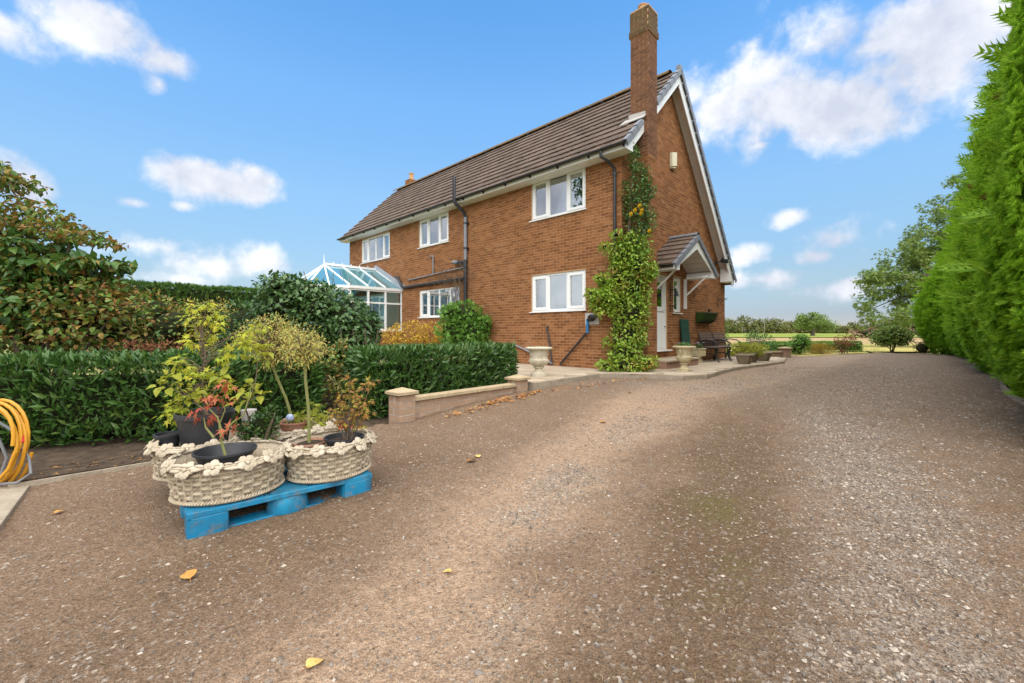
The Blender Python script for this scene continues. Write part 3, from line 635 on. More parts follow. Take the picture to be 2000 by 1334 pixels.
# ridge tiles
br = MB()
for i in range(10):
    a = -math.pi * .02 + math.pi * 1.04 * i / 9; br.v += [(0, .16 * math.cos(a), .12 * math.sin(a)), (.44, .16 * math.cos(a), .12 * math.sin(a))]
br.f = [(2 * i, 2 * i + 1, 2 * i + 3, 2 * i + 2) for i in range(9)]
me_r = br.mesh('ridge_tile', True); me_r.materials.append(m_ridge); x = XL + .02; 
while x < XV - .46: o = link('ridge_tile', me_r, None, roof); o.location = (x, RY, RZ - .005 + random.uniform(0, .006)); x += .445
# verges of grey caps, bargeboards, soffits
bv = MB(); bv.box((0, .172, .022), (.10, .335, .022)); bv.box((.046, .172, -.04), (.022, .335, .125)); bv.box((.046, .012, -.045), (.034, .03, .14)); me_v = bv.mesh('verge_cap'); me_v.materials.append(m_verge)
for c in range(NC):
    s = c * gau; y = -.39 + s * math.cos(sa); z = 5.12 + s * math.sin(sa)
    if CY0 - .22 < y < CY1 - .05: continue
    o = link('verge_cap', me_v, None, roof); o.matrix_local = Matrix.Translation((XV - .02, y, z)) @ Matrix.Rotation(sa - .075, 4, 'X')
n2c = int(slen2 / .34)
for c in range(n2c):
    s = c * slen2 / n2c; y = 7.07 - s * math.cos(sd2); z = 2.66 + s * math.sin(sd2)
    o = link('verge_cap', me_v, None, roof); o.matrix_local = Matrix.Translation((XV - .02, y, z)) @ Matrix.Rotation(math.pi, 4, 'Z') @ Matrix.Rotation(sd2 - .075, 4, 'X') @ Matrix.Scale(-1, 4, (1, 0, 0))
b = MB(); b.lohi((XV - .10, RY - .07, RZ + .03), (XV + .015, RY + .07, RZ + .13)); b.build('ridge_end_cap', m_verge, roof)
def board(name, mat, pts, x0, x1, par): bb = MB(); bb.prism([(x0, y, z) for y, z in pts], (x1 - x0, 0, 0)); return bb.build(name, mat, par)
off = .045
for (y0, y1) in ((-.36, CY0), (CY1, RY)):
    board('bargeboard', m_white, [(y0, roofz(y0) - off), (y1, roofz(y1) - off - (.03 if y1 == RY else 0)), (y1, roofz(y1) - .34), (y0 if y0 > 0 else -.12, roofz(y0 if y0 > 0 else -.12) - .34)], .262, .288, roof)
board('bargeboard', m_white, [(RY, RZ - off - .03), (7.0, roofz(7.0) - .05), (6.85, roofz(6.85) - .40), (RY, RZ - .46)], .262, .288, roof)
board('sloping_soffit', m_soffit, [(RY, RZ - .25), (6.8, roofz(6.8) - .24), (6.8, roofz(6.8) - .255), (RY, RZ - .265)], .0, .26, roof)
board('sloping_soffit', m_soffit, [(.0, roofz(0) - .22), (CY0, roofz(CY0) - .22), (CY0, roofz(CY0) - .235), (0, roofz(0) - .235)], .0, .26, roof)
board('sloping_soffit', m_soffit, [(CY1, roofz(CY1) - .22), (RY, RZ - .25), (RY, RZ - .265), (CY1, roofz(CY1) - .235)], .0, .26, roof)
b = MB(); b.prism([(.262, y, z) for y, z in [(-.345, 4.985), (-.005, 4.985), (-.005, 5.21), (-.10, 5.12), (-.345, 5.06)]], (.032, 0, 0)); b.build('eaves_end_plate', m_white, roof)
b = MB(); b.prism([(.262, y, z) for y, z in [(6.5, 2.60), (6.98, 2.60), (6.98, 2.68), (6.5, 3.14)]], (.032, 0, 0)); b.prism([(0, 6.5, 2.60), (.262, 6.5, 2.60), (.262, 6.5, 3.1), (0, 6.5, 3.1)], (0, .03, 0)); b.lohi((0, 6.5, 2.585), (.262, 6.98, 2.6)); b.build('eaves_end_plate', m_white, roof)
b = MB(); b.lohi((XL + .03, -.345, 4.985), (.26, -.32, 5.10)); b.build('fascia', m_white, roof)
b = MB()
for k in range(3): b.lohi((XL + .03, -.318 + k * .106, 4.975), (.26, -.318 + k * .106 + .102, 4.99))
b.build('eaves_soffit', m_white, roof)
# gutter and pipes
b = MB(); seg = 8; prof = [(-.06 * math.cos(math.pi * i / seg), -.055 * math.sin(math.pi * i / seg)) for i in range(seg + 1)]; pin = [(p * .9, q * .88) for p, q in prof]
x0, x1 = XL, XV; vs = []
for X_ in (x0, x1):
    for y, z in prof: vs.append((X_, -.41 + y, 5.10 + z))
    for y, z in pin: vs.append((X_, -.41 + y, 5.10 + z))
k = seg + 1; fs = []
for i in range(seg): fs += [(i, i + 1, 2 * k + i + 1, 2 * k + i), (k + i, 3 * k + i, 3 * k + i + 1, k + i + 1), (i, k + i, k + i + 1, i + 1), (2 * k + i, 2 * k + i + 1, 3 * k + i + 1, 3 * k + i)]
fs += [(0, 2 * k, 3 * k, k), (seg, k + seg, 3 * k + seg, 2 * k + seg)]
b.add(vs, fs); gut = b.build('gutter', m_black, hs)
x = XL + .5
while x < XV:
    b = MB(); b.prism([(x, -.345, 5.0), (x, -.345, 5.09), (x, -.475, 5.10), (x, -.46, 5.045), (x, -.41, 5.03)], (.035, 0, 0)); b.build('gutter_bracket', m_black, gut); x += .93
b = MB(); b.tube([(-.30, -.41, 5.06), (-.30, -.41, 4.93), (-.2, -.26, 4.84), (-.15, -.065, 4.72), (-.147, -.055, 4.5), (-.147, -.055, .1)], .036, 10); dp = b.build('downpipe', m_black, hs, True)
for z in (4.55, 2.9, 1.4): b = MB(); b.tube([(-.147, -.055, z), (-.147, -.055, z + .06)], .047, 10); b.build('pipe_clip', m_black, dp, True)
b = MB(); b.tube([(-5.55, -.08, 4.62), (-5.55, -.08, 3.15)], .055, 12); sp_ = b.build('soil_pipe', m_grey, hs, True)
b = MB(); b.tube([(-5.63, -.47, 5.78), (-5.63, -.47, 5.0), (-5.6, -.42, 4.93), (-5.56, -.14, 4.72), (-5.55, -.08, 4.58)], .058, 12); b.build('swan_neck', m_black, sp_, True)
b = MB(); b.tube([(-5.55, -.08, 3.2), (-5.55, -.08, 0)], .062, 12); b.tube([(-5.55, -.08, 3.12), (-6.0, -.1, 3.17)], .06, 12); b.build('lower_stack', m_black, sp_, True)
b = MB(); b.tube([(-5.9, -.1, 3.16), (-6.15, -.1, 3.19)], .062, 12); b.build('access_cap', m_grey, sp_, True)
for z in (4.35, 3.55): b = MB(); b.tube([(-5.55, -.08, z), (-5.55, -.08, z + .05)], .07, 12); b.box((-5.47, -.05, z + .02), (.06, .06, .05)); b.build('pipe_clip', m_black, sp_, True)
b = MB(); b.tube([(-5.6, -.07, 2.62), (-9.25, -.07, 2.58), (-9.32, -.08, 2.62), (-9.6, -.1, 3.0), (-9.75, -.1, 3.02)], .055, 10); b.build('waste_pipe', m_black, hs, True)
b = MB(); b.tube([(-5.7, -.05, 2.98), (-8.95, -.05, 2.84)], .024, 8); b.tube([(-7.35, -.05, 2.9), (-7.35, -.05, 3.5), (-7.38, -.05, 3.56), (-7.52, -.06, 3.56)], .024, 8); b.build('overflow_pipe', m_grey, hs, True)
b = MB(); b.tube([(-3.44, -.04, .53), (-3.05, -.05, .42), (-2.0, -.06, .06)], .026, 8); b.build('drain_pipe', m_grey, hs, True)
b = MB(); b.tube([(-2.2, -.005, 1.04), (-2.2, -.06, 1.02), (-2.13, -.05, .7), (-2.02, -.06, .05)], .022, 8); b.build('drain_pipe', m_black, hs, True)
b = MB(); b.tube([(-.905, -.06, .9), (-1.75, -.06, .06)], .026, 8); b.build('drain_pipe', m_black, hs, True)
b = MB(); b.tube([(-.9, -.06, 1.2), (-.9, -.06, .87)], .033, 10); b.build('blue_trap_pipe', m_blue, hs, True)
b = MB(); b.tube([(-.78, .01, 1.24), (-.78, -.10, 1.24), (-.74, -.14, 1.25)], [.085, .085, .06], 14); b.tube([(-.74, -.12, 1.26), (-.45, -.16, 1.30)], .05, 12); b.tube([(-.86, -.1, 1.19), (-.9, -.06, 1.2), (-.9, -.06, 1.14)], .028, 8); b.build('boiler_flue', m_black, hs, True)
b = MB(); b.lohi((-1.0, -.018, 1.08), (-.6, -.008, 1.36)); b.build('cement_patch', m_cement, hs)
# ------------------------------------------------------------------ windows (x right, y inward, z up, from the lower left corner of the opening)
def window(mw, Wd, Hh, lights, curtain=1, shutter=False, frame=.055, gl=None, sill=True):
    gl = gl or m_glass; y0, y1 = .035, .105; b = MB()
    b.lohi((0, y0, 0), (frame, y1, Hh)); b.lohi((Wd - frame, y0, 0), (Wd, y1, Hh)); b.lohi((frame, y0, 0), (Wd - frame, y1, frame)); b.lohi((frame, y0, Hh - frame), (Wd - frame, y1, Hh))
    tot = sum(l[0] for l in lights); x = 0; xs_ = []
    for l in lights: xs_.append((x, x + l[0] / tot * Wd, l[1])); x = xs_[-1][1]
    for a, c, _ in xs_[1:]: b.lohi((a - .03, y0 + .002, frame), (a + .03, y1 - .002, Hh - frame))
    f = b.build('window', m_white, hs, bevel=.004, mw=mw)
    for i, (a, c, op) in enumerate(xs_):
        a2 = a + (frame if i == 0 else .03); c2 = c - (frame if i == len(xs_) - 1 else .03); z2, z3 = frame, Hh - frame
        if op:
            s = .058; b = MB(); yy0, yy1 = y0 - .014, y1 - .01; e = .012
            b.lohi((a2 - e, yy0, z2 - e), (a2 + s, yy1, z3 + e)); b.lohi((c2 - s, yy0, z2 - e), (c2 + e, yy1, z3 + e)); b.lohi((a2 + s, yy0, z2 - e), (c2 - s, yy1, z2 + s)); b.lohi((a2 + s, yy0, z3 - s), (c2 - s, yy1, z3 + e))
            b.build('sash', m_white, f, bevel=.004); a2 += s; c2 -= s; z2 += s; z3 -= s
        b = MB(); b.lohi((a2 - .01, .062, z2 - .01), (c2 + .01, .068, z3 + .01)); b.build('pane', gl, f)
    if sill: b = MB(); b.prism([(-.05, -.045, -.028), (-.05, -.045, -.005), (-.05, .05, .002), (-.05, .05, -.028)], (Wd + .08, 0, 0)); b.build('sill', m_white, f)
    if curtain:
        b = MB(); n_ = 60; zt = Hh - .04
        for i in range(n_ + 1):
            xx = .04 + (Wd - .08) * i / n_; yy = .24 + .012 * math.sin(i * 1.7) + .008 * math.sin(i * .63)
            b.v += [(xx, yy, .03 + (.02 if curtain == 1 else 0)), (xx, yy, zt)]
        b.f = [(2 * i, 2 * i + 2, 2 * i + 3, 2 * i + 1) for i in range(n_) if curtain == 1 or i < n_ * curtain]
        b.build('net_curtain', m_net, f, True)
    if shutter:
        b = MB(); z = .09
        while z < Hh - .1: b.box((Wd / 2, .17, z), (Wd - .14, .045, .008), M=Matrix.Rotation(R(38), 4, 'X')); z += .052
        b.build('shutter_slats', m_white, f)
    return f
TW = lambda u, z, w: Matrix.Translation((-u - w, 0, z))
tri_ = [(1, True), (1.05, False), (1, True)]
window(TW(*WIN1[0][:3]), WIN1[0][2], WIN1[0][3], tri_, 1)
window(TW(*WIN1[1][:3]), WIN1[1][2], WIN1[1][3], tri_, .42)
window(TW(*WIN1[2][:3]), WIN1[2][2], WIN1[2][3], tri_, 1)
window(TW(*WIN1[3][:3]), WIN1[3][2], WIN1[3][3], [(1, True), (1.1, False), (1.1, False), (1, True)], 0, True)
window(TW(*WIN1[4][:3]), WIN1[4][2], WIN1[4][3], [(1, True), (1.1, False), (1.1, False), (1, False)], 0)
GMX = lambda v, z: Matrix.Translation((0, v, z)) @ Matrix.Rotation(R(90), 4, 'Z')
window(GMX(2.79, 1.43), .52, 1.0, [(1, True)], 0, frame=.04)
# door: frame, upper glazed leaf, grooved lower leaf
b = MB(); Wd, Hd = .955, 2.0
for lo, hi in (((0, .03, 0), (.06, .11, Hd)), ((Wd - .06, .03, 0), (Wd, .11, Hd)), ((.06, .03, Hd - .06), (Wd - .06, .11, Hd)), ((.06, .03, 0), (Wd - .06, .11, .04))): b.lohi(lo, hi)
dr = b.build('door', m_white, hs, bevel=.004, mw=GMX(1.45, .42))
b = MB(); a, c = .065, Wd - .065
for lo, hi in (((a, .04, 1.02), (a + .11, .09, 1.93)), ((c - .13, .04, 1.02), (c, .09, 1.93)), ((a + .11, .04, 1.02), (c - .13, .09, 1.15)), ((a + .11, .04, 1.80), (c - .13, .09, 1.93)), ((a, .04, .05), (c, .09, 1.0))): b.lohi(lo, hi)
for z in (.28, .5, .75): b.lohi((a + .1, .037, z), (c - .1, .04, z + .008))
b.build('door_leaf', m_white, dr, bevel=.004)
b = MB(); b.lohi((a + .10, .06, 1.14), (c - .12, .066, 1.81)); b.build('pane', m_glass, dr)
b = MB(); b.lohi((c - .055, .03, 1.0), (c - .025, .04, 1.2)); b.tube([(c - .04, .03, 1.1), (c - .04, -.015, 1.1), (c - .15, -.015, 1.1)], .009, 8); b.build('door_handle', m_white, dr, True)
b = MB(); b.tube([(c - .03, .03, .62), (c - .03, .0, .62)], .014, 8); b.build('lock', m_black, dr)
b = MB(); b.prism([(-.12, -.10, -.035), (-.12, -.10, -.005), (-.12, .06, .0), (-.12, .06, -.035)], (Wd + .24, 0, 0)); b.build('threshold', m_white, dr)
b = MB(); b.lohi((.0, 1.0, -.05), (.62, 2.95, .17)); stp = b.build('doorstep', m_oldbrick, hs); b = MB(); b.lohi((.0, .99, .171), (.66, 3.0, .212)); b.build('tread', m_flag, stp, bevel=.006)

# ------------------------------------------------------------------ porch canopy on the gable
PY0, PY1, PZ, PX = 1.19, 3.99, 2.42, .74; PM = (PY0 + PY1) / 2; PH = 3.42; pa = math.atan2(PH - PZ - .12, PM - PY0)
b = MB(); b.lohi((.0, PY0 + .02, PZ), (PX - .03, PY0 + .16, PZ + .17)); b.lohi((0, PY1 - .30, PZ), (PX - .03, PY1 - .02, PZ + .17)); can = b.build('porch_canopy', m_white, hs)
t_ = .03
for sg, y0 in ((1, PY0 - .06), (-1, PY1 + .06)):
    z0 = PZ + .12 - .06 * math.tan(pa); L_ = (PM - (PY0 - .06)) / math.cos(pa); n_ = 6; g_ = L_ / n_
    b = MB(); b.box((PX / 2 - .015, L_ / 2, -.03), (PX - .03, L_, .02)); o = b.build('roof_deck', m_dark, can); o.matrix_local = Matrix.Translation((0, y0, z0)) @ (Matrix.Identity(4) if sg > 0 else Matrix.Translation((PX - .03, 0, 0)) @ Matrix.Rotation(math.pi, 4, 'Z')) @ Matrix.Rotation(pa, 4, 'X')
    for c in range(n_):
        for k in range(2):
            b = MB(); w_ = (PX - .05) / 2; b.box((w_ * (k + .5) + .01, g_ * .5 + .01, .018), (w_ - .005, g_ + .05, .04)); o = b.build('roof_tile', m_tile, can)
            o.matrix_local = Matrix.Translation((0, y0, z0 + .012)) @ (Matrix.Identity(4) if sg > 0 else Matrix.Translation((PX - .03, 0, 0)) @ Matrix.Rotation(math.pi, 4, 'Z')) @ Matrix.Rotation(pa, 4, 'X') @ Matrix.Translation((0, c * g_, .02)) @ Matrix.Rotation(-.11, 4, 'X')
    for c in range(n_):
        o = link('verge_cap', me_v, None, can)
        q = Matrix.Translation((PX, y0 + sg * c * g_ * math.cos(pa), z0 + c * g_ * math.sin(pa) + .02)); sc_ = Matrix.Diagonal((.8, g_ / .34, .9, 1))
        o.matrix_local = q @ (Matrix.Rotation(pa - .08, 4, 'X') @ sc_ if sg > 0 else Matrix.Rotation(math.pi, 4, 'Z') @ Matrix.Rotation(pa - .08, 4, 'X') @ sc_ @ Matrix.Scale(-1, 4, (1, 0, 0)))
    # boarded underside
    for k in range(7):
        s0 = k * L_ * .97 / 7; b = MB(); b.box((PX / 2 - .02, s0 + L_ * .97 / 14 + .02, -.075), (PX - .05, L_ * .97 / 7 - .014, .012)); o = b.build('soffit_board', m_soffit, can)
        o.matrix_local = Matrix.Translation((0, y0, z0)) @ (Matrix.Identity(4) if sg > 0 else Matrix.Translation((PX - .04, 0, 0)) @ Matrix.Rotation(math.pi, 4, 'Z')) @ Matrix.Rotation(pa, 4, 'X')
zt = PZ + .12 + (PM - PY0) * math.tan(pa)
for sg in (1, -1):
    ye = PY0 if sg > 0 else PY1; yi = ye + sg * .29
    pts = [(ye, PZ - .01), (yi, PZ - .01), (yi, PZ + .12), (PM, zt - .34), (PM, zt - .0), (ye, PZ + .10)]
    b = MB(); b.prism([(PX - .03, y, z) for y, z in (pts if sg > 0 else pts[::-1])], (.028, 0, 0)); b.build('bargeboard', m_white, can)
b = MB()
for i in range(9): a = math.pi * i / 8; b.v += [(0, PM + .1 * math.cos(a), zt + .02 + .075 * math.sin(a)), (PX + .03, PM + .1 * math.cos(a), zt + .02 + .075 * math.sin(a))]
b.f = [(2 * i, 2 * i + 1, 2 * i + 3, 2 * i + 2) for i in range(8)]; b.build('ridge_tile', m_verge, can, True)
for y in (PY0 + .33, 3.52):
    b = MB(); b.lohi((.002, y - .035, 1.56), (.075, y + .035, PZ)); b.tube([(.05, y, 1.93), (.62, y, PZ + .02)], .03, 4); b.lohi((.075, y - .03, PZ - .005), (PX - .08, y + .03, PZ + .06)); b.build('gallows_bracket', m_white, can)

# ------------------------------------------------------------------ conservatory
co = empty('conservatory', HC, HA, 'white framed conservatory with a pitched teal glass roof against the house wall', 'conservatory')
CP = [(9.5, 0), (9.5, -2.06), (10.35, -3.15), (12.5, -3.15), (13.38, -2.06), (13.38, 0)]; ZB, ZE, ZR = .95, 2.44, 3.44
L2 = lambda u, v, z: Vector((-u, v, z)); RA, RB = L2(11.44, -.02, ZR), L2(11.44, -2.16, ZR)
for i in range(5):
    p, q = CP[i], CP[i + 1]; a = L2(*p, 0); c = L2(*q, 0); d = (c - a); Ln = d.length; an = math.atan2(d.y, d.x)
    mw = Matrix.Translation(a) @ Matrix.Rotation(an, 4, 'Z')
    b = MB(); b.lohi((.02, -.1, -.3), (Ln - .02, .1, ZB - .03)); dw = b.build('dwarf_wall', m_mortar, co, mw=mw)
    b = MB(); k = 0; z = 0
    while z < ZB - .1:
        s = -(k % 2) * .1125
        while s < Ln:
            e, g_ = max(.02, s), min(s + .215, Ln - .02)
            if g_ - e > .03: b.lohi((e, -.106, z), (g_, .106, z + .065))
            s += .225
        z += .075; k += 1
    b.build('wall_bricks', m_brick, dw)['kind'] = 'stuff'
    b = MB(); b.lohi((-.02, -.14, ZB - .03), (Ln + .02, .10, ZB)); b.build('sill', m_white, dw)
    nb = 3 if i in (0, 4) else 2; b = MB(); fw = .06; zt_ = 1.93
    b.lohi((0, -.04, ZB), (Ln, .04, ZB + fw)); b.lohi((0, -.04, ZE - .06), (Ln, .04, ZE)); b.lohi((0, -.035, zt_), (Ln, .035, zt_ + .06))
    for k in range(nb + 1): x = Ln * k / nb; b.lohi((max(0, x - .035), -.042, ZB), (min(Ln, x + .035), .042, ZE))
    fr = b.build('window_frame', m_white, co, bevel=.004, mw=mw)
    for k in range(nb):
        for z0, z1 in ((ZB + fw, zt_), (zt_ + .06, ZE - .06)): b = MB(); b.lohi((Ln * k / nb + .03, -.004, z0), (Ln * (k + 1) / nb - .03, .004, z1)); b.build('pane', m_cglass, fr)
    b = MB(); b.lohi((-.03, -.09, ZE), (Ln + .03, .09, ZE + .10)); b.build('eaves_beam', m_white, co, mw=mw)
ev = [L2(u, v, ZE + .1) for u, v in CP]
bars = []; 
for k in range(4): f_ = k / 3; bars.append((RA.lerp(RB, f_), ev[0].lerp(ev[1], f_)))
bars += [(RB, ev[1].lerp(ev[2], .5)), (RB, ev[2]), (RB, ev[2].lerp(ev[3], .5)), (RB, ev[3]), (RB, ev[3].lerp(ev[4], .5))]
for k in range(4): f_ = 1 - k / 3; bars.append((RA.lerp(RB, f_), ev[5].lerp(ev[4], f_)))
for i, (p, q) in enumerate(bars):
    b = MB(); b.tube([p + Vector((0, 0, .02)), q + Vector((0, 0, .02))], .034, 4); b.build('glazing_bar', m_white, co)
    if i < len(bars) - 1:
        p2, q2 = bars[i + 1]; pts = [p, q, q2, p2] if (p - p2).length > .05 else [p, q, q2]
        b = MB(); b.prism(pts, (0, 0, .012)); b.build('roof_pane', m_teal, co)
b = MB(); b.tube([RA + Vector((0, 0, .05)), RB + Vector((0, 0, .05))], .06, 4); rg = b.build('ridge', m_white, co)
for k in range(6): p = RB.lerp(RA, k / 6); b = MB(); h = .34 if k == 0 else .09; b.tube([p + Vector((0, 0, .08)), p + Vector((0, 0, .08 + h))], [.022, .006], 6); b.build('finial', m_white, rg)
b = MB(); b.prism([(-9.35, -.012, ZE + .05), (-11.44, -.012, ZR + .02), (-11.44, -.012, ZR + .24), (-9.2, -.012, ZE + .22)], (0, -.02, 0)); b.prism([(-13.5, -.012, ZE + .05), (-11.44, -.012, ZR + .02), (-11.44, -.012, ZR + .24), (-13.65, -.012, ZE + .22)], (0, -.02, 0)); b.build('lead_flashing', m_lead, co)
b = MB(); b.lohi((-13.3, -3.05, .02), (-9.58, -.02, .06)); b.build('floor', m_flag, co)
b = MB(); b.lohi((-13.3, -.08, .06), (-9.62, -.04, 2.44)); b.build('inner_wall_panel', m_paint, co)
m_inplant = mk('indoor_plant', [(.03, .09, .02), (.05, .14, .03)], .5, .4, transl=.15)
pl = empty('house_plant', HM @ Vector((-10.0, -.95, .06)), 0, 'tall leafy house plant seen through the conservatory glass', 'plant')
b = MB(); b.lathe([(.12, 0), (.17, .28), (.15, .28), (.14, .2)], 16); b.build('pot', m_pot, pl, True)
b = MB(); b.tube([(0, 0, .2), (.03, .02, 1.0), (0, 0, 1.7)], [.02, .012, .005], 6); b.build('stem', m_wood, pl)
blobs_leaves('leaves', [((0, 0, 1.3), (.3, .3, .6))], 160, (.14, .26), LEAF, m_inplant, pl, shell=.1)

# ------------------------------------------------------------------ fittings on the walls
def wall_empty(name, u, v, z, label, cat, rot=0, group=None): return empty(name, H(u, v, z), HA + rot, label, cat, group)
o = wall_empty('alarm_box', -.002, 2.55, 5.42, 'cream burglar alarm box high on the brick gable', 'alarm')
b = MB(); b.prism([(0, 0, 0), (.08, .0, -.0), (.16, .12, .02), (.08, .26, 0), (0, .26, 0)], (0, 0, .38)); b.build('cover', m_cream, o, bevel=.01); b = MB(); b.prism([(.0, .02, -.03), (.07, .03, -.03), (.12, .12, -.03), (.07, .24, -.03), (0, .24, -.03)], (0, 0, .032)); b.build('base', m_cream, o)
o = wall_empty('flood_light', -.002, 6.05, 3.2, 'black floodlight on the gable below the sloping eaves', 'light')
b = MB(); b.box((.02, 0, 0), (.04, .1, .1)); b.tube([(.02, 0, 0), (.14, .05, .02)], .015, 6); b.build('arm', m_black, o)
b = MB(); b.box((.24, .12, .05), (.16, .24, .13), M=Matrix.Rotation(R(-30), 4, 'Z') @ Matrix.Rotation(R(25), 4, 'Y'), taper=.7); b.build('head', m_black, o, bevel=.012)
b = MB(); b.box((.31, .15, .02), (.012, .2, .1), M=Matrix.Rotation(R(-30), 4, 'Z') @ Matrix.Rotation(R(25), 4, 'Y')); b.build('lens', m_cement, o)
def bracket(name, u, v, z, rot, size, label):
    o = wall_empty(name, u, v, z, label, 'bracket', rot, 'hanging basket brackets on the house')
    b = MB(); b.lohi((.0, -.012, -.25 * size), (.01, .012, .06 * size)); b.build('wall_plate', m_iron, o)
    b = MB(); b.tube([(.01, 0, .04 * size), (.3 * size, 0, .04 * size), (.33 * size, 0, .07 * size)], .008, 6); b.tube([(.01, 0, -.2 * size), (.15 * size, 0, -.05 * size), (.28 * size, 0, .035 * size)], .008, 6); b.build('arm', m_iron, o)
    sp2 = [(.07 * size + .05 * size * (1 - t / 14) * math.cos(t * .9), 0, -.03 * size + .05 * size * (1 - t / 14) * math.sin(t * .9)) for t in range(12)]
    b = MB(); b.tube(sp2, .005, 5); b.tube([(.3 * size, 0, .04 * size), (.31 * size, 0, 0), (.28 * size, 0, -.02 * size)], .005, 5); b.build('scroll', m_iron, o)
bracket('basket_bracket', .47, -.002, 2.30, R(-90), .9, 'black scrolled basket bracket beside the lower window on the long wall')
bracket('basket_bracket', -.002, 4.25, 2.22, 0, 1.25, 'black basket bracket on the gable just right of the porch strut')
bracket('basket_bracket', -.002, 6.2, 1.95, 0, 1.0, 'black scrolled basket bracket near the far corner of the gable')
m_bronze = mk('bronze', [(.20, .09, .035), (.30, .14, .06)], .4, .5, rand=False, metal=.6)
o = wall_empty('wall_bell', -.002, 2.58, 1.95, 'black iron wall bell bracket between the door and narrow window', 'bell')
b = MB(); b.lohi((0, -.02, -.2), (.015, .02, .3)); b.build('wall_plate', m_iron, o)
b = MB(); b.tube([(.01, 0, .1), (.13, .03, .12), (.16, .04, .06)], .012, 6); b.lathe([(.0, .08), (.035, .07), (.045, .02), (.07, -.05), (.075, -.06)], 12, (.16, .04, -.02)); b.build('bell', m_iron, o, True)
b = MB(); b.box((.16, .04, .17), (.09, .05, .07)); b.build('cast_figure', m_white, o, bevel=.015)
o = wall_empty('hanging_ring', -.002, 2.58, 1.52, 'bronze ring hanging from an iron bracket below the wall bell', 'ring')
b = MB(); b.lohi((0, -.02, -.05), (.012, .02, .14)); b.tube([(.01, 0, .06), (.16, .02, .06)], .007, 6); b.build('hook', m_iron, o)
b = MB(); b.tube([(.2 + .13 * math.cos(t * .29), .02, .02 + .13 * math.sin(t * .29)) for t in range(-14, 4)], .012, 6); b.build('ring', m_bronze, o, True)
# manger planter with dark green liner
m_liner = mk('coir_moss_liner', [(.015, .03, .008), (.04, .075, .015), (.07, .10, .02)], .98, .1, rand=False, nscale=18, bump=1, bscale=60)
o = wall_empty('wall_planter', -.004, 4.35, 1.18, 'green moss lined iron manger planter fixed to the gable', 'planter')
prof = [(0, 0), (.10, .01), (.20, .08), (.27, .30), (0, .30)]
b = MB(); b.prism([(x, 0, z) for x, z in prof], (0, 1.15, 0)); b.build('liner', m_liner, o, bevel=.03)
for k in range(9): y = k * 1.15 / 8; b = MB(); b.tube([(.0, y, -.01), (.11, y, .0), (.215, y, .08), (.285, y, .31)], .007, 5); b.build('iron_strap', m_iron, o)
b = MB(); b.tube([(0, -.01, .31), (.285, -.01, .31), (.285, 1.16, .31), (0, 1.16, .31)], .01, 5); b.build('rim', m_iron, o)
b = MB(); b.lathe([(.0, 0), (.03, .02), (.02, .05), (.05, .12), (.01, .14)], 8, (.12, .8, .3)); b.build('ornament', m_iron, o)
# leaning green slatted board and the plant in front of it
m_gboard = mk('green_board', [(.012, .05, .035), (.02, .075, .05)], .6, .3, nscale=8)
o = wall_empty('slatted_board', -.06, 3.12, 0.0, 'dark green slatted board leaning on the gable behind the urn', 'board')
tilt = Matrix.Rotation(R(-5), 4, 'Y')
for k in range(15): b = MB(); b.box((.10, .3, .1 + k * .08), (.018, .56, .076)); b.build('slat', m_gboard, o, mw=tilt)
b = MB(); b.lohi((.07, .05, .05), (.09, .1, 1.26)); b.lohi((.07, .5, .05), (.09, .55, 1.26)); b.build('batten', m_gboard, o, mw=tilt)
# ------------------------------------------------------------------ foliage materials
def leafmat(name, cols, rough=.5, spec=.35, tr=.22, nmix=.3, ns=3): return mk(name, cols, rough, spec, True, nmix, ns, transl=tr)
m_laurel = leafmat('laurel_leaf', [(0.017, 0.049, 0.009), (0.029, 0.076, 0.012), (0.047, 0.111, 0.017), (0.072, 0.153, 0.030), (0.038, 0.093, 0.015), (0.111, 0.170, 0.034), (0.021, 0.060, 0.010)], .38, .45, .12)
m_core = mk('shaded_core', [(.012, .018, .006), (.025, .03, .012), (.035, .032, .016)], .95, .1, rand=False, nscale=9)  # solid fill for the inner twigs; shade between leaves is in its near-black colour
m_ley = leafmat('conifer_spray', [(.11, .25, .014), (.19, .37, .02), (.26, .46, .026), (.36, .56, .045), (.21, .41, .024)], .65, .2, .5)
m_leyb = leafmat('dead_spray', [(.20, .08, .03), (.28, .13, .05)], .8, .1, .2)
m_farhedge = leafmat('clipped_conifer', [(0.042, 0.098, 0.017), (0.070, 0.140, 0.025), (0.105, 0.189, 0.035)], .7, .2, .2)
m_arch = leafmat('arch_climber_leaf', [(0.028, 0.070, 0.017), (0.042, 0.105, 0.022), (0.070, 0.140, 0.035), (0.105, 0.182, 0.049), (0.063, 0.119, 0.028)], .4, .45, .18)
m_autumn = leafmat('autumn_shrub_leaf', [(.26, .09, .03), (.06, .14, .022), (.10, .20, .03), (.32, .20, .04), (.07, .15, .025), (.19, .27, .04), (.30, .12, .03), (.055, .13, .02), (.34, .20, .04)], .45, .4, .25, .3, 1.6)
m_autgreen = leafmat('big_green_leaf', [(0.035, 0.091, 0.020), (0.056, 0.133, 0.025), (0.091, 0.182, 0.035), (0.168, 0.252, 0.042)], .38, .45, .2)
m_brownhead = leafmat('faded_flower', [(0.208, 0.078, 0.039), (0.286, 0.130, 0.065), (0.156, 0.065, 0.039)], .8, .1, .2)
m_vine = leafmat('wall_climber_leaf', [(0.070, 0.154, 0.020), (0.126, 0.252, 0.031), (0.224, 0.378, 0.042), (0.364, 0.476, 0.049), (0.154, 0.280, 0.035), (0.504, 0.308, 0.056), (0.280, 0.392, 0.042)], .42, .4, .25, .62, 2.6)
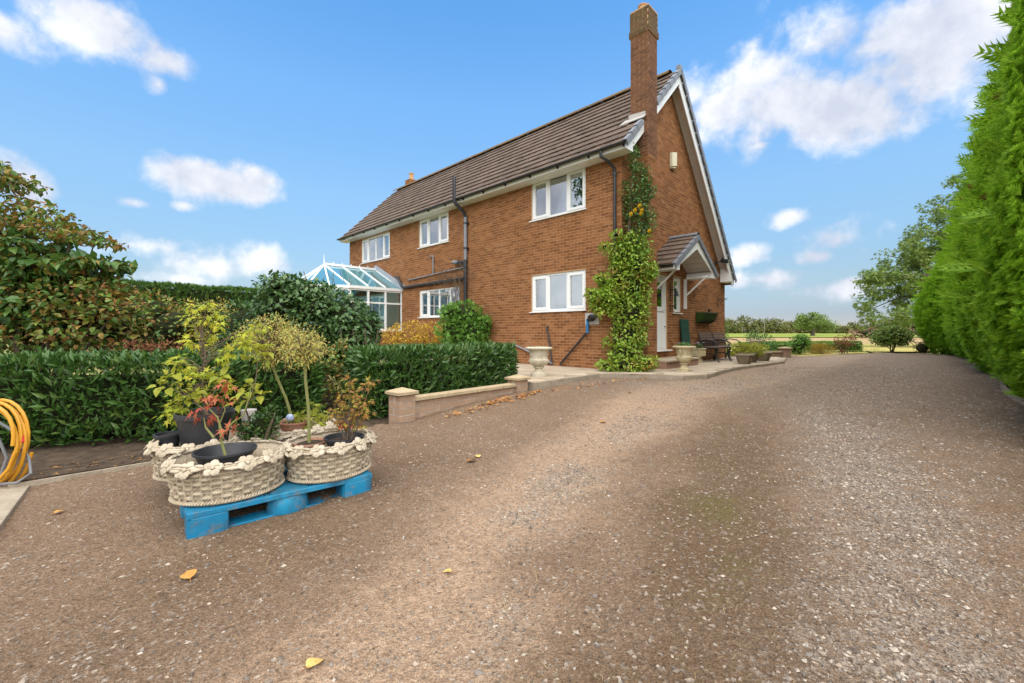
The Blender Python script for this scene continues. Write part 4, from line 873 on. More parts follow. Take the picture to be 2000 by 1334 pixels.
m_rose = leafmat('rose_leaf', [(0.042, 0.105, 0.028), (0.070, 0.154, 0.042), (0.112, 0.210, 0.042), (0.196, 0.280, 0.056)], .45, .4, .22)
m_yel = leafmat('yellow_shrub_leaf', [(0.351, 0.281, 0.035), (0.562, 0.421, 0.035), (0.702, 0.474, 0.053), (0.421, 0.193, 0.045), (0.316, 0.351, 0.053)], .5, .3, .3)
m_bright = leafmat('bright_shrub_leaf', [(0.070, 0.182, 0.028), (0.112, 0.252, 0.035), (0.168, 0.322, 0.049), (0.224, 0.378, 0.070)], .5, .3, .3)
m_acer = leafmat('yellow_acer_leaf', [(.26, .36, .03), (.38, .44, .035), (.50, .48, .04), (.56, .42, .04)], .5, .3, .4, .4, 3)
m_red = leafmat('red_acer_leaf', [(0.260, 0.046, 0.033), (0.390, 0.078, 0.039), (0.468, 0.143, 0.065), (0.312, 0.091, 0.065)], .5, .3, .35)
m_lime = leafmat('lime_leaf', [(.30, .34, .035), (.40, .40, .05), (.24, .30, .03)], .5, .3, .4)
m_willow = leafmat('willow_leaf', [(.26, .29, .05), (.38, .38, .07), (.48, .45, .14), (.50, .34, .08), (.33, .24, .07)], .5, .3, .35)
m_oak = leafmat('field_tree_leaf', [(0.087, 0.156, 0.028), (0.137, 0.214, 0.039), (0.195, 0.273, 0.054), (0.292, 0.332, 0.078)], .5, .3, .3)
m_wood1 = leafmat('woodland_leaf', [(0.081, 0.117, 0.040), (0.126, 0.153, 0.045), (0.198, 0.180, 0.054), (0.270, 0.198, 0.054)], .7, .2, .15, .6, .15)
m_bark = mk('bark', [(.08, .06, .045), (.15, .12, .09)], .9, .1, rand=False, nscale=14, bump=.6, bscale=30)
m_greenstem = mk('green_stem', [(.16, .17, .05), (.24, .23, .08)], .6, .3, rand=False, nscale=10)
m_twig = mk('brown_twig', [(.10, .07, .05), (.17, .13, .09)], .9, .1, rand=False, nscale=10)
m_grass = leafmat('grass_blade', [(.10, .14, .03), (.18, .20, .05), (.30, .26, .09)], .7, .2, .2)
m_petal = mk('yellow_rose', [(.62, .40, .015), (.75, .52, .03)], .6, .2)
m_orange = leafmat('orange_grass', [(.35, .22, .03), (.42, .28, .05), (.26, .24, .03)], .6, .2, .25)

def hedge(name, path, width, z0f, z1, n, size, tpl, mat, label, cat='hedge', singles=0, rough=.05, group=None, core=.10, up=.5, wave=.0):
    """a clipped hedge: path of (x, y) points along its front face, width behind it"""
    path = [Vector((p[0], p[1], 0)) for p in path]; segs = [(path[i], path[i + 1]) for i in range(len(path) - 1)]; o = empty(name, (path[0].x, path[0].y, 0), 0, label, cat, group); o0 = np.array((path[0].x, path[0].y, 0))
    Ls = np.array([(b_ - a_).length for a_, b_ in segs]); tot = Ls.sum(); Ps = []; Ns = []
    cb = MB()
    for (a_, b_), Ln in zip(segs, Ls):
        d = (b_ - a_).normalized(); nn = Vector((d.y, -d.x, 0)); back = -nn      # nn faces the camera side
        z0 = z0f; k = int(n * Ln / tot); A = [Ln * (z1 - z0), Ln * width, Ln * (z1 - z0) * .35]; A = np.array(A) / sum(A)
        for face, fr_ in zip((0, 1, 2), A):
            m = int(k * fr_); s = rng.uniform(-.02, Ln + .02, m); dep = np.abs(rng.normal(0, rough, m))
            if face == 0: z = z0 + (z1 - z0) * rng.uniform(0, 1, m); off = dep + .10 * np.clip((z - (z1 - .12)) / .12, 0, 1) ** 2 + np.clip((z0 + .2 - z) / .2, 0, 1) * .06; nrm = np.array(nn) + np.array((0, 0, .25))
            elif face == 1: off = rng.uniform(0, width, m); z = z1 - dep; nrm = np.array((0, 0, 1.)) + np.array(nn) * .2
            else: z = z0 + (z1 - z0) * rng.uniform(0, 1, m); off = width - dep; nrm = np.array(back)
            bump_ = wave * (np.sin(s * 2.1) + np.sin(s * 3.7 + z * 3)) * .5
            pt = np.array(a_) + s[:, None] * np.array(d) + (off - bump_)[:, None] * np.array(back); pt[:, 2] = z + bump_ * .5
            Ps.append(pt); Ns.append(np.repeat(unit(nrm[None]), m, 0))
        ca_, cb_ = a_ + back * (core + .02), b_ + back * (core + .02); w2 = width - 2 * core
        cb.prism([ca_ + Vector((0, 0, z0 + .12)), cb_ + Vector((0, 0, z0 + .12)), cb_ + back * w2 + Vector((0, 0, z0 + .12)), ca_ + back * w2 + Vector((0, 0, z0 + .12))], (0, 0, z1 - z0 - .12 - core))
    for (pe, dr_) in ((path[0], (segs[0][0] - segs[0][1]).normalized()), (path[-1], (segs[-1][1] - segs[-1][0]).normalized())):
        dl = segs[0] if pe == path[0] else segs[-1]; d = (dl[1] - dl[0]).normalized(); back = Vector((-d.y, d.x, 0)); m = int(n * width / tot * .9)
        off = rng.uniform(0, width, m); z = z0f + (z1 - z0f) * rng.uniform(0, 1, m); dep = np.abs(rng.normal(0, rough, m)); rd = .12 * (np.abs(off / width - .5) * 2) ** 3 + .1 * np.clip((z - z1 + .12) / .12, 0, 1) ** 2
        pt = np.array(pe) + off[:, None] * np.array(back) + (.08 - dep - rd)[:, None] * np.array(dr_); pt[:, 2] = z; Ps.append(pt); Ns.append(np.repeat(np.array(dr_)[None], m, 0))
    Pt = np.concatenate(Ps) - o0; Nn = np.concatenate(Ns); k = len(Pt)
    D = Nn * .75 + rdir(k) * .75 + np.array((0, 0, up)); N = Nn * .8 + rdir(k) * .55 + np.array((0, 0, .6))
    leaves('foliage', Pt, D, N, rng.uniform(size[0], size[1], k), tpl, mat, o, singles)
    cb.v = [tuple(np.array(q) - o0) for q in cb.v]; cb.build('branches', m_core, o)  # solid core that stops see-through, dark as the shaded inside of the hedge
    return o
def shrub(name, loc, bl, n, size, tpl, mat, label, cat='shrub', core=True, group=None, singles=0, stems=5, zmin=None, corek=.62, **k):
    """bl: blobs relative to loc"""
    o = empty(name, loc, 0, label, cat, group)
    blobs_leaves('foliage', bl, n, size, tpl, mat, o, singles=singles, zmin=zmin, **k)
    b = MB(); c0 = Vector(bl[0][0]); r0 = bl[0][1]
    for i in range(stems):
        tgt = Vector(bl[i % len(bl)][0]) + Vector((random.uniform(-.5, .5) * r0[0], random.uniform(-.5, .5) * r0[1], random.uniform(-.1, .4) * r0[2]))
        s0 = Vector((random.uniform(-.1, .1), random.uniform(-.1, .1), 0)); mid_ = s0.lerp(tgt, .5) + Vector((random.uniform(-.05, .05), random.uniform(-.05, .05), .05)); b.tube([s0, mid_, tgt], [.018, .012, .005], 5)
    b.build('stems', m_twig, o)
    if core:
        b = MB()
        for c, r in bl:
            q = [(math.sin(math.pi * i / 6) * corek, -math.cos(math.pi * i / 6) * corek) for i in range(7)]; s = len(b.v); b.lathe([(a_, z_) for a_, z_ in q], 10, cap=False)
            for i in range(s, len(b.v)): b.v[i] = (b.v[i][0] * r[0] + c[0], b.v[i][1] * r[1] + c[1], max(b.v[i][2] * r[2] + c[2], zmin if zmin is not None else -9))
        b.build('branches', m_core, o)  # solid dark hulls in place of twigs, coloured as the shaded depth
    return o
def pxb(lst, Y, dy=.5):                  # blobs seen at pixel centre with pixel radii, all about Y metres away
    return [((P(x, y, Y + (e[0] if e else 0))), (rx * Y / FPX, max(dy, .25 * rx * Y / FPX), rz * Y / FPX)) for x, y, rx, rz, *e in lst]
def shrub_px(name, base, lst, Y, n, size, tpl, mat, label, dy=.5, **k):
    b0 = Vector(base); bl = [(tuple(Vector(c) - b0), r) for c, r in pxb(lst, Y, dy)]
    return shrub(name, b0, bl, n, size, tpl, mat, label, **k)

# ------------------------------------------------------------------ tall conifer hedge on the right
ch = empty('conifer_hedge', H(-6.5, 6, 0), HA, 'towering bright green feathery conifer hedge along the right of the drive', 'hedge')
def hp(w, z, out):                       # hedge face: w along it, z up, out toward the drive (house frame, relative to the empty)
    e = np.clip((w - 13.5) / 4.3, 0, 1); e = e * e * (3 - 2 * e)
    bend = e * .95 * np.clip(1 - (z - 1.6) / 5.4, 0, 1)
    lean = np.interp(z, [-.3, .3, 1.0, 2.0, 3.6, 5.2, 7.0, 8.4], [.20, -.10, -.36, -.46, -.26, .0, .32, .8])
    u = -6.15 + bend - lean - .10 * np.sin(w * 1.7 + z * .6) - .07 * np.sin(w * .8 - z * 1.3) + out
    return np.stack([-(u + 6.5), w - 6, z], -1)
def hedge_top(w): return np.interp(w, [-4, 4, 9, 14, 17, 18.2, 18.7], [8.3, 8.2, 7.7, 7.3, 7.1, 6.6, 5.2]) + .12 * np.sin(w * 3.1) + .08 * np.sin(w * 7.3)
n = 98000; w_ = -2.5 + 21.1 * rng.uniform(0, 1, n) ** 1.25; z = -.28 + rng.uniform(0, 1, n) * (hedge_top(w_) + .28)
k = ~((z < .15) & (rng.uniform(0, 1, n) < .75)); w_, z = w_[k], z[k]; n = len(w_)
clump = np.sin(w_ * 5.1 + np.sin(z * 4) * 1.3) * np.sin(z * 6.3 + np.sin(w_ * 3.3)) + .6 * np.sin(w_ * 11 + z * 7) * np.sin(z * 13 - w_ * 4); out = -np.abs(rng.normal(0, .05, n)) + .035 * clump + .02
Pt = hp(w_, z, out)
D = np.stack([np.full(n, -.32), rng.normal(-.55, .45, n), rng.normal(.05, .32, n)], -1); N = np.stack([np.full(n, -1.0), rng.normal(-.2, .3, n), np.full(n, .6)], -1) + rdir(n) * .45
sz = rng.uniform(.085, .18, n) * np.interp(w_, [-2, 8, 19], [.85, 1.0, 1.25])
leaves('foliage', Pt, D, N, sz, FINE, m_ley, ch, 0)
n = 700; w_ = rng.uniform(-2, 18.4, n); z = rng.uniform(.15, 1, n) * (hedge_top(w_) - .4); Pt = hp(w_, z, np.full(n, .02)); leaves('stray_shoots', Pt, np.stack([np.full(n, -.9), rng.normal(-.3, .3, n), rng.normal(.35, .25, n)], -1), rdir(n) * .5 + np.array((-.3, 0, 1.)), rng.uniform(.25, .48, n), SPRAY, m_ley, ch, 0)
# crest of the hedge with loose leading shoots
n = 5200; w_ = -2.5 + 21.2 * rng.uniform(0, 1, n) ** 1.25; z = hedge_top(w_) - np.abs(rng.normal(0, .12, n)); Pt = hp(w_, z, -rng.uniform(0, 1.4, n))
D = np.stack([rng.normal(-.55, .4, n), rng.normal(-.1, .4, n), rng.normal(.55, .3, n)], -1)
leaves('crest', Pt, D, rdir(n) + np.array((-.3, 0, .7)), rng.uniform(.18, .42, n), SPRAY, m_ley, ch, 0)
n = 240; w_ = rng.uniform(-1, 8, n); z = rng.normal(3.9, .8, n); cl_ = (np.sin(w_ * 2.3) * np.sin(z * 3) > .45); w_, z = w_[cl_], z[cl_]; n = len(w_)
leaves('dead_sprays', hp(w_, z, np.full(n, .06)), np.stack([np.full(n, -.8), rng.normal(0, .4, n), rng.normal(.2, .3, n)], -1), rdir(n) + np.array((.2, 0, 1)), rng.uniform(.12, .22, n), SPRAY, m_leyb, ch, 0)
b = MB(); ws = np.linspace(-2.6, 18.4, 36); zs_ = np.linspace(0, 1, 12); V = []
for q in ws:
    zz = -.1 + zs_ * (hedge_top(q) - .25); V.append(hp(np.full(12, q), zz, np.full(12, -.17)))
for q in ws[::-1]: pass
V = np.array(V); idx = lambda i, j: i * 12 + j; b.v = [tuple(q) for q in V.reshape(-1, 3)]; b.f = [(idx(i, j), idx(i, j + 1), idx(i + 1, j + 1), idx(i + 1, j)) for i in range(35) for j in range(11)]
k0 = len(b.v); b.v += [(q[0] + 1.6, q[1], q[2]) for q in V.reshape(-1, 3)]; b.f += [(k0 + idx(i, j), k0 + idx(i + 1, j), k0 + idx(i + 1, j + 1), k0 + idx(i, j + 1)) for i in range(35) for j in range(11)]
b.f += [(idx(i, 11), k0 + idx(i, 11), k0 + idx(i + 1, 11), idx(i + 1, 11)) for i in range(35)] + [(idx(e, j), idx(e, j + 1), k0 + idx(e, j + 1), k0 + idx(e, j)) for e in (0, 35) for j in range(11)]
b.build('branches', mk('inner_conifer', [(.04, .09, .008), (.08, .18, .014), (.12, .24, .02)], .9, .1, rand=False, nscale=9, detail=8, bump=1, bscale=25), ch)
b = MB()
for q in np.arange(-1.5, 18, 1.1): p = hp(np.array([q]), np.array([-.3]), np.array([-.45]))[0]; b.tube([p, p + np.array((.1, 0, 1.4))], [.07, .05], 6)
b.build('stems', m_bark, ch)

# ------------------------------------------------------------------ clipped laurel hedges left
hedge('laurel_hedge', [(-8.2, 3.6), (-5.2, 4.62), (-3.9, 5.02), (-2.72, 6.05)], .85, -.38, .57, 13500, (.065, .165), LONG, m_laurel, 'dark glossy laurel hedge behind the stone pots at left', singles=290, wave=.05, core=.2, rough=.08)
hedge('laurel_hedge', [(-1.98, 5.95), (-1.35, 6.42), (.0, 8.1), (.02, 8.45)], .95, -.34, .60, 10500, (.06, .15), LONG, m_laurel, 'dark glossy laurel hedge behind the low brick wall', singles=290, wave=.05, core=.2, rough=.08)
hedge('clipped_hedge', [(-14.5, 12.6), (-12.9, 14.0), (-9.4, 17.3), (-8.2, 18.6)], 1.2, -.1, 2.52, 9000, (.12, .2), SPRAY, m_farhedge, 'flat topped clipped conifer hedge at the back of the garden', wave=.04)

# ------------------------------------------------------------------ climber over the garden arch
ar = empty('arch_climber', (-3.1, 7.2, -.3), 0, 'dense dark green climber rounded over a garden arch', 'climber')
bl = [(tuple(Vector(c) - Vector((-3.1, 7.2, -.3))), r) for c, r in pxb([(560, 592, 58, 52), (620, 602, 66, 46), (675, 622, 50, 46), (695, 655, 44, 46), (685, 695, 38, 50), (530, 640, 46, 60), (520, 690, 35, 50), (610, 570, 40, 22), (555, 556, 44, 20), (722, 640, 16, 34), (640, 690, 45, 40)], 7.4, .5)]
blobs_leaves('foliage', bl, 7500, (.06, .13), LEAF, m_arch, ar, shell=.6, droop=.5, out=.6, singles=200)
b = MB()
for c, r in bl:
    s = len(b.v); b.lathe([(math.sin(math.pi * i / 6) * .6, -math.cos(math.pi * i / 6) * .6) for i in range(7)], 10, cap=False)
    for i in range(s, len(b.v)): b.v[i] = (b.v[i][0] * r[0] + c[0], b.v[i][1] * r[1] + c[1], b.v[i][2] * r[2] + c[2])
b.build('branches', m_core, ar)  # solid hulls behind the leaves, inner shade put into their dark colour
b = MB()
for sx in (-.75, .65):
    for sy in (.15, .5): b.tube([(sx, sy, -.1), (sx + .02, sy, 1.1), (sx * .6, sy, 1.6), (0, sy, 1.75)], .02, 6)
b.build('arch_frame', m_iron, ar)
b = MB()
for i in range(9):
    a0 = Vector((random.uniform(.5, .85), random.uniform(-.4, .2), -.05)); b.tube([a0, a0 + Vector((random.uniform(-.15, .1), -.05, .6)), a0 + Vector((random.uniform(-.3, .2), -.1, 1.3))], [.016, .012, .006], 5)
b.build('stems', m_twig, ar)
n = 60; p, q = blob(n, bl[1][0], (.9, .4, .55), .95); p = p[p[:, 2] > bl[1][0][2] + .3]; b = MB()
for i in range(0, min(14, len(p))): b.tube([p[i], p[i] + np.array((random.uniform(-.1, .1), 0, random.uniform(.08, .25)))], [.006, .003], 4)
b.build('loose_shoots', m_twig, ar)['kind'] = 'stuff'

# ------------------------------------------------------------------ left shrubs
sh = empty('autumn_shrub', (-6.2, 5.4, -.35), 0, 'large leaning shrub with broad green and rusty leaves at the left edge', 'shrub'); s0 = Vector((-6.2, 5.4, -.35))
A1 = [(-10, 420, 60, 60), (-20, 340, 45, 28), (20, 352, 22, 12), (70, 425, 50, 30), (140, 455, 40, 16), (185, 470, 24, 8), (40, 480, 80, 35), (-20, 560, 110, 75), (100, 520, 70, 35), (165, 525, 42, 20), (205, 515, 22, 9), (80, 590, 110, 60), (150, 585, 70, 45), (30, 650, 120, 45), (170, 640, 80, 50), (235, 600, 35, 30), (210, 565, 30, 20)]
bl = [(tuple(Vector(c) - s0), r) for c, r in pxb([a + ((0.0,) if i < 8 else (.15,)) for i, a in enumerate(A1)], 5.5, .5)]
blobs_leaves('foliage', bl, 8000, (.045, .095), HEART, m_autumn, sh, shell=.15, droop=.45, out=.35, singles=150)
blobs_leaves('near_foliage', bl[6:12], 1500, (.085, .14), HEART, m_autgreen, sh, shell=.8, droop=.6, out=.3, singles=150)
bl2 = [(c, (r[0] * 1.0, r[1], r[2])) for c, r in bl[2:]]
blobs_leaves('faded_flowers', bl2, 2600, (.02, .045), LEAF, m_brownhead, sh, shell=.5)
b = MB(); root = Vector((0, .2, 0))
for i, (c, r) in enumerate(bl):
    tgt = Vector(c); m_ = root.lerp(tgt, .55) + Vector((random.uniform(-.2, .2), random.uniform(-.1, .2), .15)); b.tube([root + Vector((random.uniform(-.2, .2), 0, 0)), m_, tgt], [.03, .02, .006], 6)
b.build('stems', m_twig, sh)
b = MB()
for c, r in bl[7:8] + bl[11:15]:
    s = len(b.v); b.lathe([(math.sin(math.pi * i / 6) * .5, -math.cos(math.pi * i / 6) * .5) for i in range(7)], 10, cap=False)
    for i in range(s, len(b.v)): b.v[i] = (b.v[i][0] * r[0] + c[0], b.v[i][1] * r[1] + c[1] + .25, b.v[i][2] * r[2] + c[2])
b.build('branches', m_core, sh)  # solid hulls filling the shrub, painted as dark as its shaded inside
shrub_px('mixed_shrub', (-6.4, 8.2, -.3), [(290, 610, 55, 42), (250, 640, 60, 45), (340, 640, 50, 50), (300, 670, 80, 40), (230, 680, 60, 40)], 8.2, 2600, (.06, .12), LEAF, m_autumn, 'rust and green shrub beyond the laurel hedge at left', dy=.6, singles=0)
shrub_px('loose_shrub', (-5.9, 9.0, -.3), [(400, 610, 50, 30), (440, 630, 55, 35), (370, 640, 50, 40), (470, 660, 50, 40), (420, 680, 80, 35)], 9.0, 2600, (.05, .09), LONG, m_willow, 'pale loose leaved shrub between the laurel hedge and the tall clipped hedge', dy=.6)
shrub_px('brown_shrub', (-5.6, 7.2, -.3), [(330, 690, 60, 25), (260, 690, 50, 25)], 7.2, 900, (.04, .08), LEAF, m_brownhead, 'low brown seeding shrub just above the laurel hedge', dy=.4, core=False)
shrub_px('green_shrub', (-4.6, 8.0, -.3), [(480, 640, 40, 60), (500, 700, 50, 40), (450, 690, 40, 40)], 8.0, 1500, (.06, .11), LEAF, m_arch, 'dark green bush left of the arch climber', dy=.5)
shrub_px('path_shrub', (-2.6, 6.6, -.3), [(650, 740, 30, 35), (640, 780, 28, 30), (665, 700, 22, 35)], 6.6, 900, (.04, .08), LEAF, m_autumn, 'small mixed bush at the foot of the arch climber', dy=.25, core=False)
shrub_px('dark_shrub', (-4.0, 9.4, -.2), [(610, 665, 50, 40), (650, 690, 45, 40), (580, 700, 50, 40), (640, 640, 35, 25)], 9.4, 1600, (.07, .12), LEAF, m_arch, 'dark bush seen through the opening under the arch climber', dy=.4)
# by the house
yb = H(7.6, -1.0, 0)
shrub_px('yellow_shrub', (yb.x, yb.y, -.1), [(800, 650, 42, 24), (840, 652, 38, 20), (870, 660, 22, 16), (765, 655, 22, 16), (815, 680, 60, 22)], yb.y, 2600, (.06, .10), LEAF, m_yel, 'yellow and orange shrub below the house wall behind the laurel', dy=.45, core=False)
gb = H(5.0, -.75, 0)
shrub_px('wall_shrub', (gb.x, gb.y, -.05), [(905, 615, 40, 28), (890, 645, 42, 34), (925, 645, 34, 34), (945, 632, 18, 14), (912, 665, 42, 26), (880, 612, 24, 16)], gb.y, 3000, (.09, .15), MAPLE, m_bright, 'bright green rounded shrub against the house by the pipe', dy=.5)
# dead wisteria twigs on the soil pipe
tw = empty('bare_climber', H(5.7, -.12, 1.2), HA, 'tangle of bare brown climber twigs on the black wall pipes', 'climber')
b = MB()
for i in range(150):
    c = np.array((random.gauss(-.35, .55), random.uniform(-.25, 0), random.gauss(1.45, .28))); d = rdir(1)[0] * np.array((1.1, .25, .6)); 
    b.tube([c, c + d * .18 + np.array((0, 0, .05)), c + d * .4 + np.array((0, 0, -.06))], [.006, .005, .003], 4, False)
for i in range(7): x = random.uniform(-.12, .2); b.tube([(x, -.08, -1.2), (x + random.uniform(-.1, .1), -.1, .2), (random.uniform(-.3, .1), -.1, 1.4)], [.018, .014, .008], 5)
b.build('twigs', m_twig, tw)['kind'] = 'stuff'

# ------------------------------------------------------------------ climbers on the house corner
vb = H(-.05, -.12, 0)
VL = [(1222, 712, 54, 16, -.1), (1262, 708, 26, 14, -.1), (1185, 714, 22, 9, -.05), (1222, 690, 40, 30), (1228, 655, 44, 35), (1232, 610, 48, 40), (1205, 590, 38, 28), (1180, 592, 20, 14, .3), (1235, 560, 46, 40), (1208, 540, 30, 35), (1240, 515, 42, 35), (1215, 495, 34, 26), (1238, 478, 40, 26)]
for i in range(46):                       # ragged edge: sprigs that reach out over the brick
    q_ = random.choice(VL[3:]); a_ = random.uniform(0, 6.28); VL.append((min(1274, q_[0] + (q_[2] + 4) * math.cos(a_)), q_[1] + (q_[3] + 4) * math.sin(a_), random.uniform(6, 13), random.uniform(5, 12), random.uniform(-.05, .15)))
VL = [(q_[0], q_[1], q_[2] * .9) + tuple(q_[3:]) for q_ in VL]
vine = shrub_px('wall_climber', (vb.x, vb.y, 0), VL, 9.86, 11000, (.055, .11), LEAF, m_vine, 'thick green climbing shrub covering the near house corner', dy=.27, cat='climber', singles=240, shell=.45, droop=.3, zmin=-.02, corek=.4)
rs = empty('climbing_rose', (vb.x, vb.y, 0), HA, 'climbing rose with yellow flowers reaching up the chimney side', 'climber')
RL = [(1243, 440, 34, 30), (1240, 405, 34, 30), (1232, 372, 28, 22), (1258, 375, 16, 24), (1268, 430, 14, 26), (1246, 340, 12, 22), (1240, 315, 12, 22), (1262, 345, 8, 22), (1270, 372, 9, 14), (1238, 295, 7, 12)]
bl = [(tuple(HM.inverted() @ Vector(c) - HM.inverted() @ Vector((vb.x, vb.y, 0))), (r[0], r[1], r[2])) for c, r in pxb(RL, 9.92, .22)]
blobs_leaves('foliage', bl, 2600, (.045, .085), LEAF, m_rose, rs, shell=.4, droop=.2)
b = MB()
for i in range(6): tgt = Vector(bl[min(i * 2, 9)][0]); b.tube([(random.uniform(-.2, .2), -.05, 0), tgt * .5 + Vector((0, -.05, 0)), tgt], [.02, .014, .006], 5)
b.build('stems', m_twig, rs)
fl = MB()
for i in range(3):
    for j in range(7): a = j * .9 + i * .4; r0 = .03 - .008 * i; fl.add([(0, 0, -.01), (r0 * math.cos(a) * 1.2 - .012 * math.sin(a), r0 * math.sin(a) * 1.2 + .012 * math.cos(a), .015 + .01 * i), (r0 * math.cos(a) * 1.5, r0 * math.sin(a) * 1.5, .02 + .012 * i), (r0 * math.cos(a) * 1.2 + .012 * math.sin(a), r0 * math.sin(a) * 1.2 - .012 * math.cos(a), .015 + .01 * i)], [(0, 1, 2, 3)])
me_f = fl.mesh('rose_flower'); me_f.materials.append(m_petal)
for (x, y) in [(1235, 418), (1243, 411), (1256, 411), (1255, 417), (1271, 451), (1252, 402)]:
    q = HM.inverted() @ P(x, y, 9.58) - HM.inverted() @ Vector((vb.x, vb.y, 0)); o = link('flower', me_f, None, rs); o.matrix_local = Matrix.Translation(q) @ Matrix.Rotation(R(80), 4, 'X') @ Matrix.Rotation(R(-40), 4, 'Y') @ Matrix.Scale(1.5, 4)
# ------------------------------------------------------------------ low brick wall with two piers
m_coping = mk('coping_stone', [(.34, .25, .15), (.44, .34, .21), (.40, .31, .20)], .93, .15, nmix=.5, nscale=10, bump=.5, bscale=70, dirt=[((.22, .17, .09), 7, .52, .75, .6)])
m_fadebrick = mk('faded_brick', [(.30, .185, .12), (.37, .24, .16), (.42, .28, .19), (.33, .21, .14)], .93, .15, nscale=12, bump=.5, bscale=80, dirt=[((.20, .165, .11), 3.5, .5, .75, .6)])
def mesh_piece(name, d, bev=.006):
    b = MB(); b.box((0, 0, 0), d); return b
lw_a, lw_b = Vector((-1.50, 5.88, 0)), Vector((.10, 7.66, 0)); dv = lw_b - lw_a; LA = math.atan2(dv.y, dv.x); LL = dv.length
lw = empty('garden_wall', lw_a, LA, 'low weathered brick garden wall with stone coping between two capped piers', 'wall')
br_me = {}
def add_brick(par, x, y, z, L_, D_, H_, mat):
    k = (round(L_, 3), round(D_, 3), round(H_, 3), mat.name)
    if k not in br_me: b = MB(); b.box((0, 0, 0), (L_ - .009, D_, H_ - .009)); br_me[k] = b.mesh('brick'); br_me[k].materials.append(mat)
    o = link('brick', br_me[k], None, par); o.location = (x, y + random.uniform(-.003, .003), z)
for e, zg in ((0, -.42), (LL, -.22)):     # piers: 225 mm square
    b = MB(); b.lohi((e - .122, -.122, zg - .1), (e + .122, .122, .05)); pier = b.build('pier', m_cement, lw)
    z = .05 - .0375 * 2
    k = 0; zc = .05 - .045
    while zc > zg - .05:
        if k % 2 == 0:
            add_brick(pier, e, -.07, zc, .26, .115, .09, m_fadebrick); add_brick(pier, e, .07, zc, .26, .115, .09, m_fadebrick)
        else:
            b_ = [(e - .0655, .0), (e + .0655, .0)]
            for xx, yy in b_: add_brick(pier, xx, yy, zc, .131, .254, .09, m_fadebrick)
        zc -= .09; k += 1
    b = MB(); b.lohi((e - .165, -.165, .052), (e + .165, .165, .092)); b.add([(e - .165, -.165, .0925), (e + .165, -.165, .0925), (e + .165, .165, .0925), (e - .165, .165, .0925), (e, 0, .145)], [(0, 1, 4), (1, 2, 4), (2, 3, 4), (3, 0, 4)]); b.build('pier_cap', m_coping, lw, bevel=.006)
b = MB(); b.lohi((.13, -.045, -.5), (LL - .13, .045, -.06)); wl = b.build('wall_core', m_cement, lw)
for k in range(5):
    z = -.105 - k * .09; x = .13 + (0 if k % 2 else .12)
    if k % 2 == 0: add_brick(wl, .19, 0, z, .12, .102, .09, m_fadebrick)
    while x < LL - .15:
        L_ = min(.24, LL - .13 - x)
        if L_ > .06: add_brick(wl, x + L_ / 2, 0, z, round(L_, 2), .102, .09, m_fadebrick)
        x += .24
x = .13; cs_ = [.62, .6, .6, .6]
while x < LL - .14:
    L_ = min(.6, LL - .128 - x); b = MB(); b.box((x + L_ / 2, 0, -.03), (L_ - .008, .19, .055)); b.build('coping_stone', m_coping, lw, bevel=.008); x += .6

# far low wall by the lawn: coping, end pier, urn
fw = empty('far_garden_wall', (7.45, 16.25, -.05), 0, 'far low brick wall with capped end pier beyond the benches', 'wall')
b = MB(); b.lohi((0, -.05, -.1), (2.7, .05, .17)); wl = b.build('wall_core', m_cement, fw)
for k in range(3):
    x = 0 if k % 2 else -.11
    while x < 2.68: L_ = min(.225, 2.7 - x); add_brick(wl, x + L_ / 2, 0, .13 - k * .08, round(L_, 2), .114, .08, m_oldbrick); x += .225
for k in range(4): b = MB(); b.box((.34 + k * .67, 0, .2), (.66, .2, .05)); b.build('coping_stone', m_coping, fw)
b = MB(); b.lohi((2.7, -.14, -.1), (2.98, .14, .31)); pr = b.build('pier', m_cement, fw)
for k in range(5): add_brick(pr, 2.84, -.06, .27 - k * .08, .29, .17, .08, m_oldbrick); add_brick(pr, 2.84, .075, .27 - k * .08, .29, .14, .08, m_oldbrick)
b = MB(); b.lohi((2.66, -.18, .312), (3.02, .18, .35)); b.add([(2.66, -.18, .3505), (3.02, -.18, .3505), (3.02, .18, .3505), (2.66, .18, .3505), (2.84, 0, .39)], [(0, 1, 4), (1, 2, 4), (2, 3, 4), (3, 0, 4)]); b.build('pier_cap', m_coping, fw)

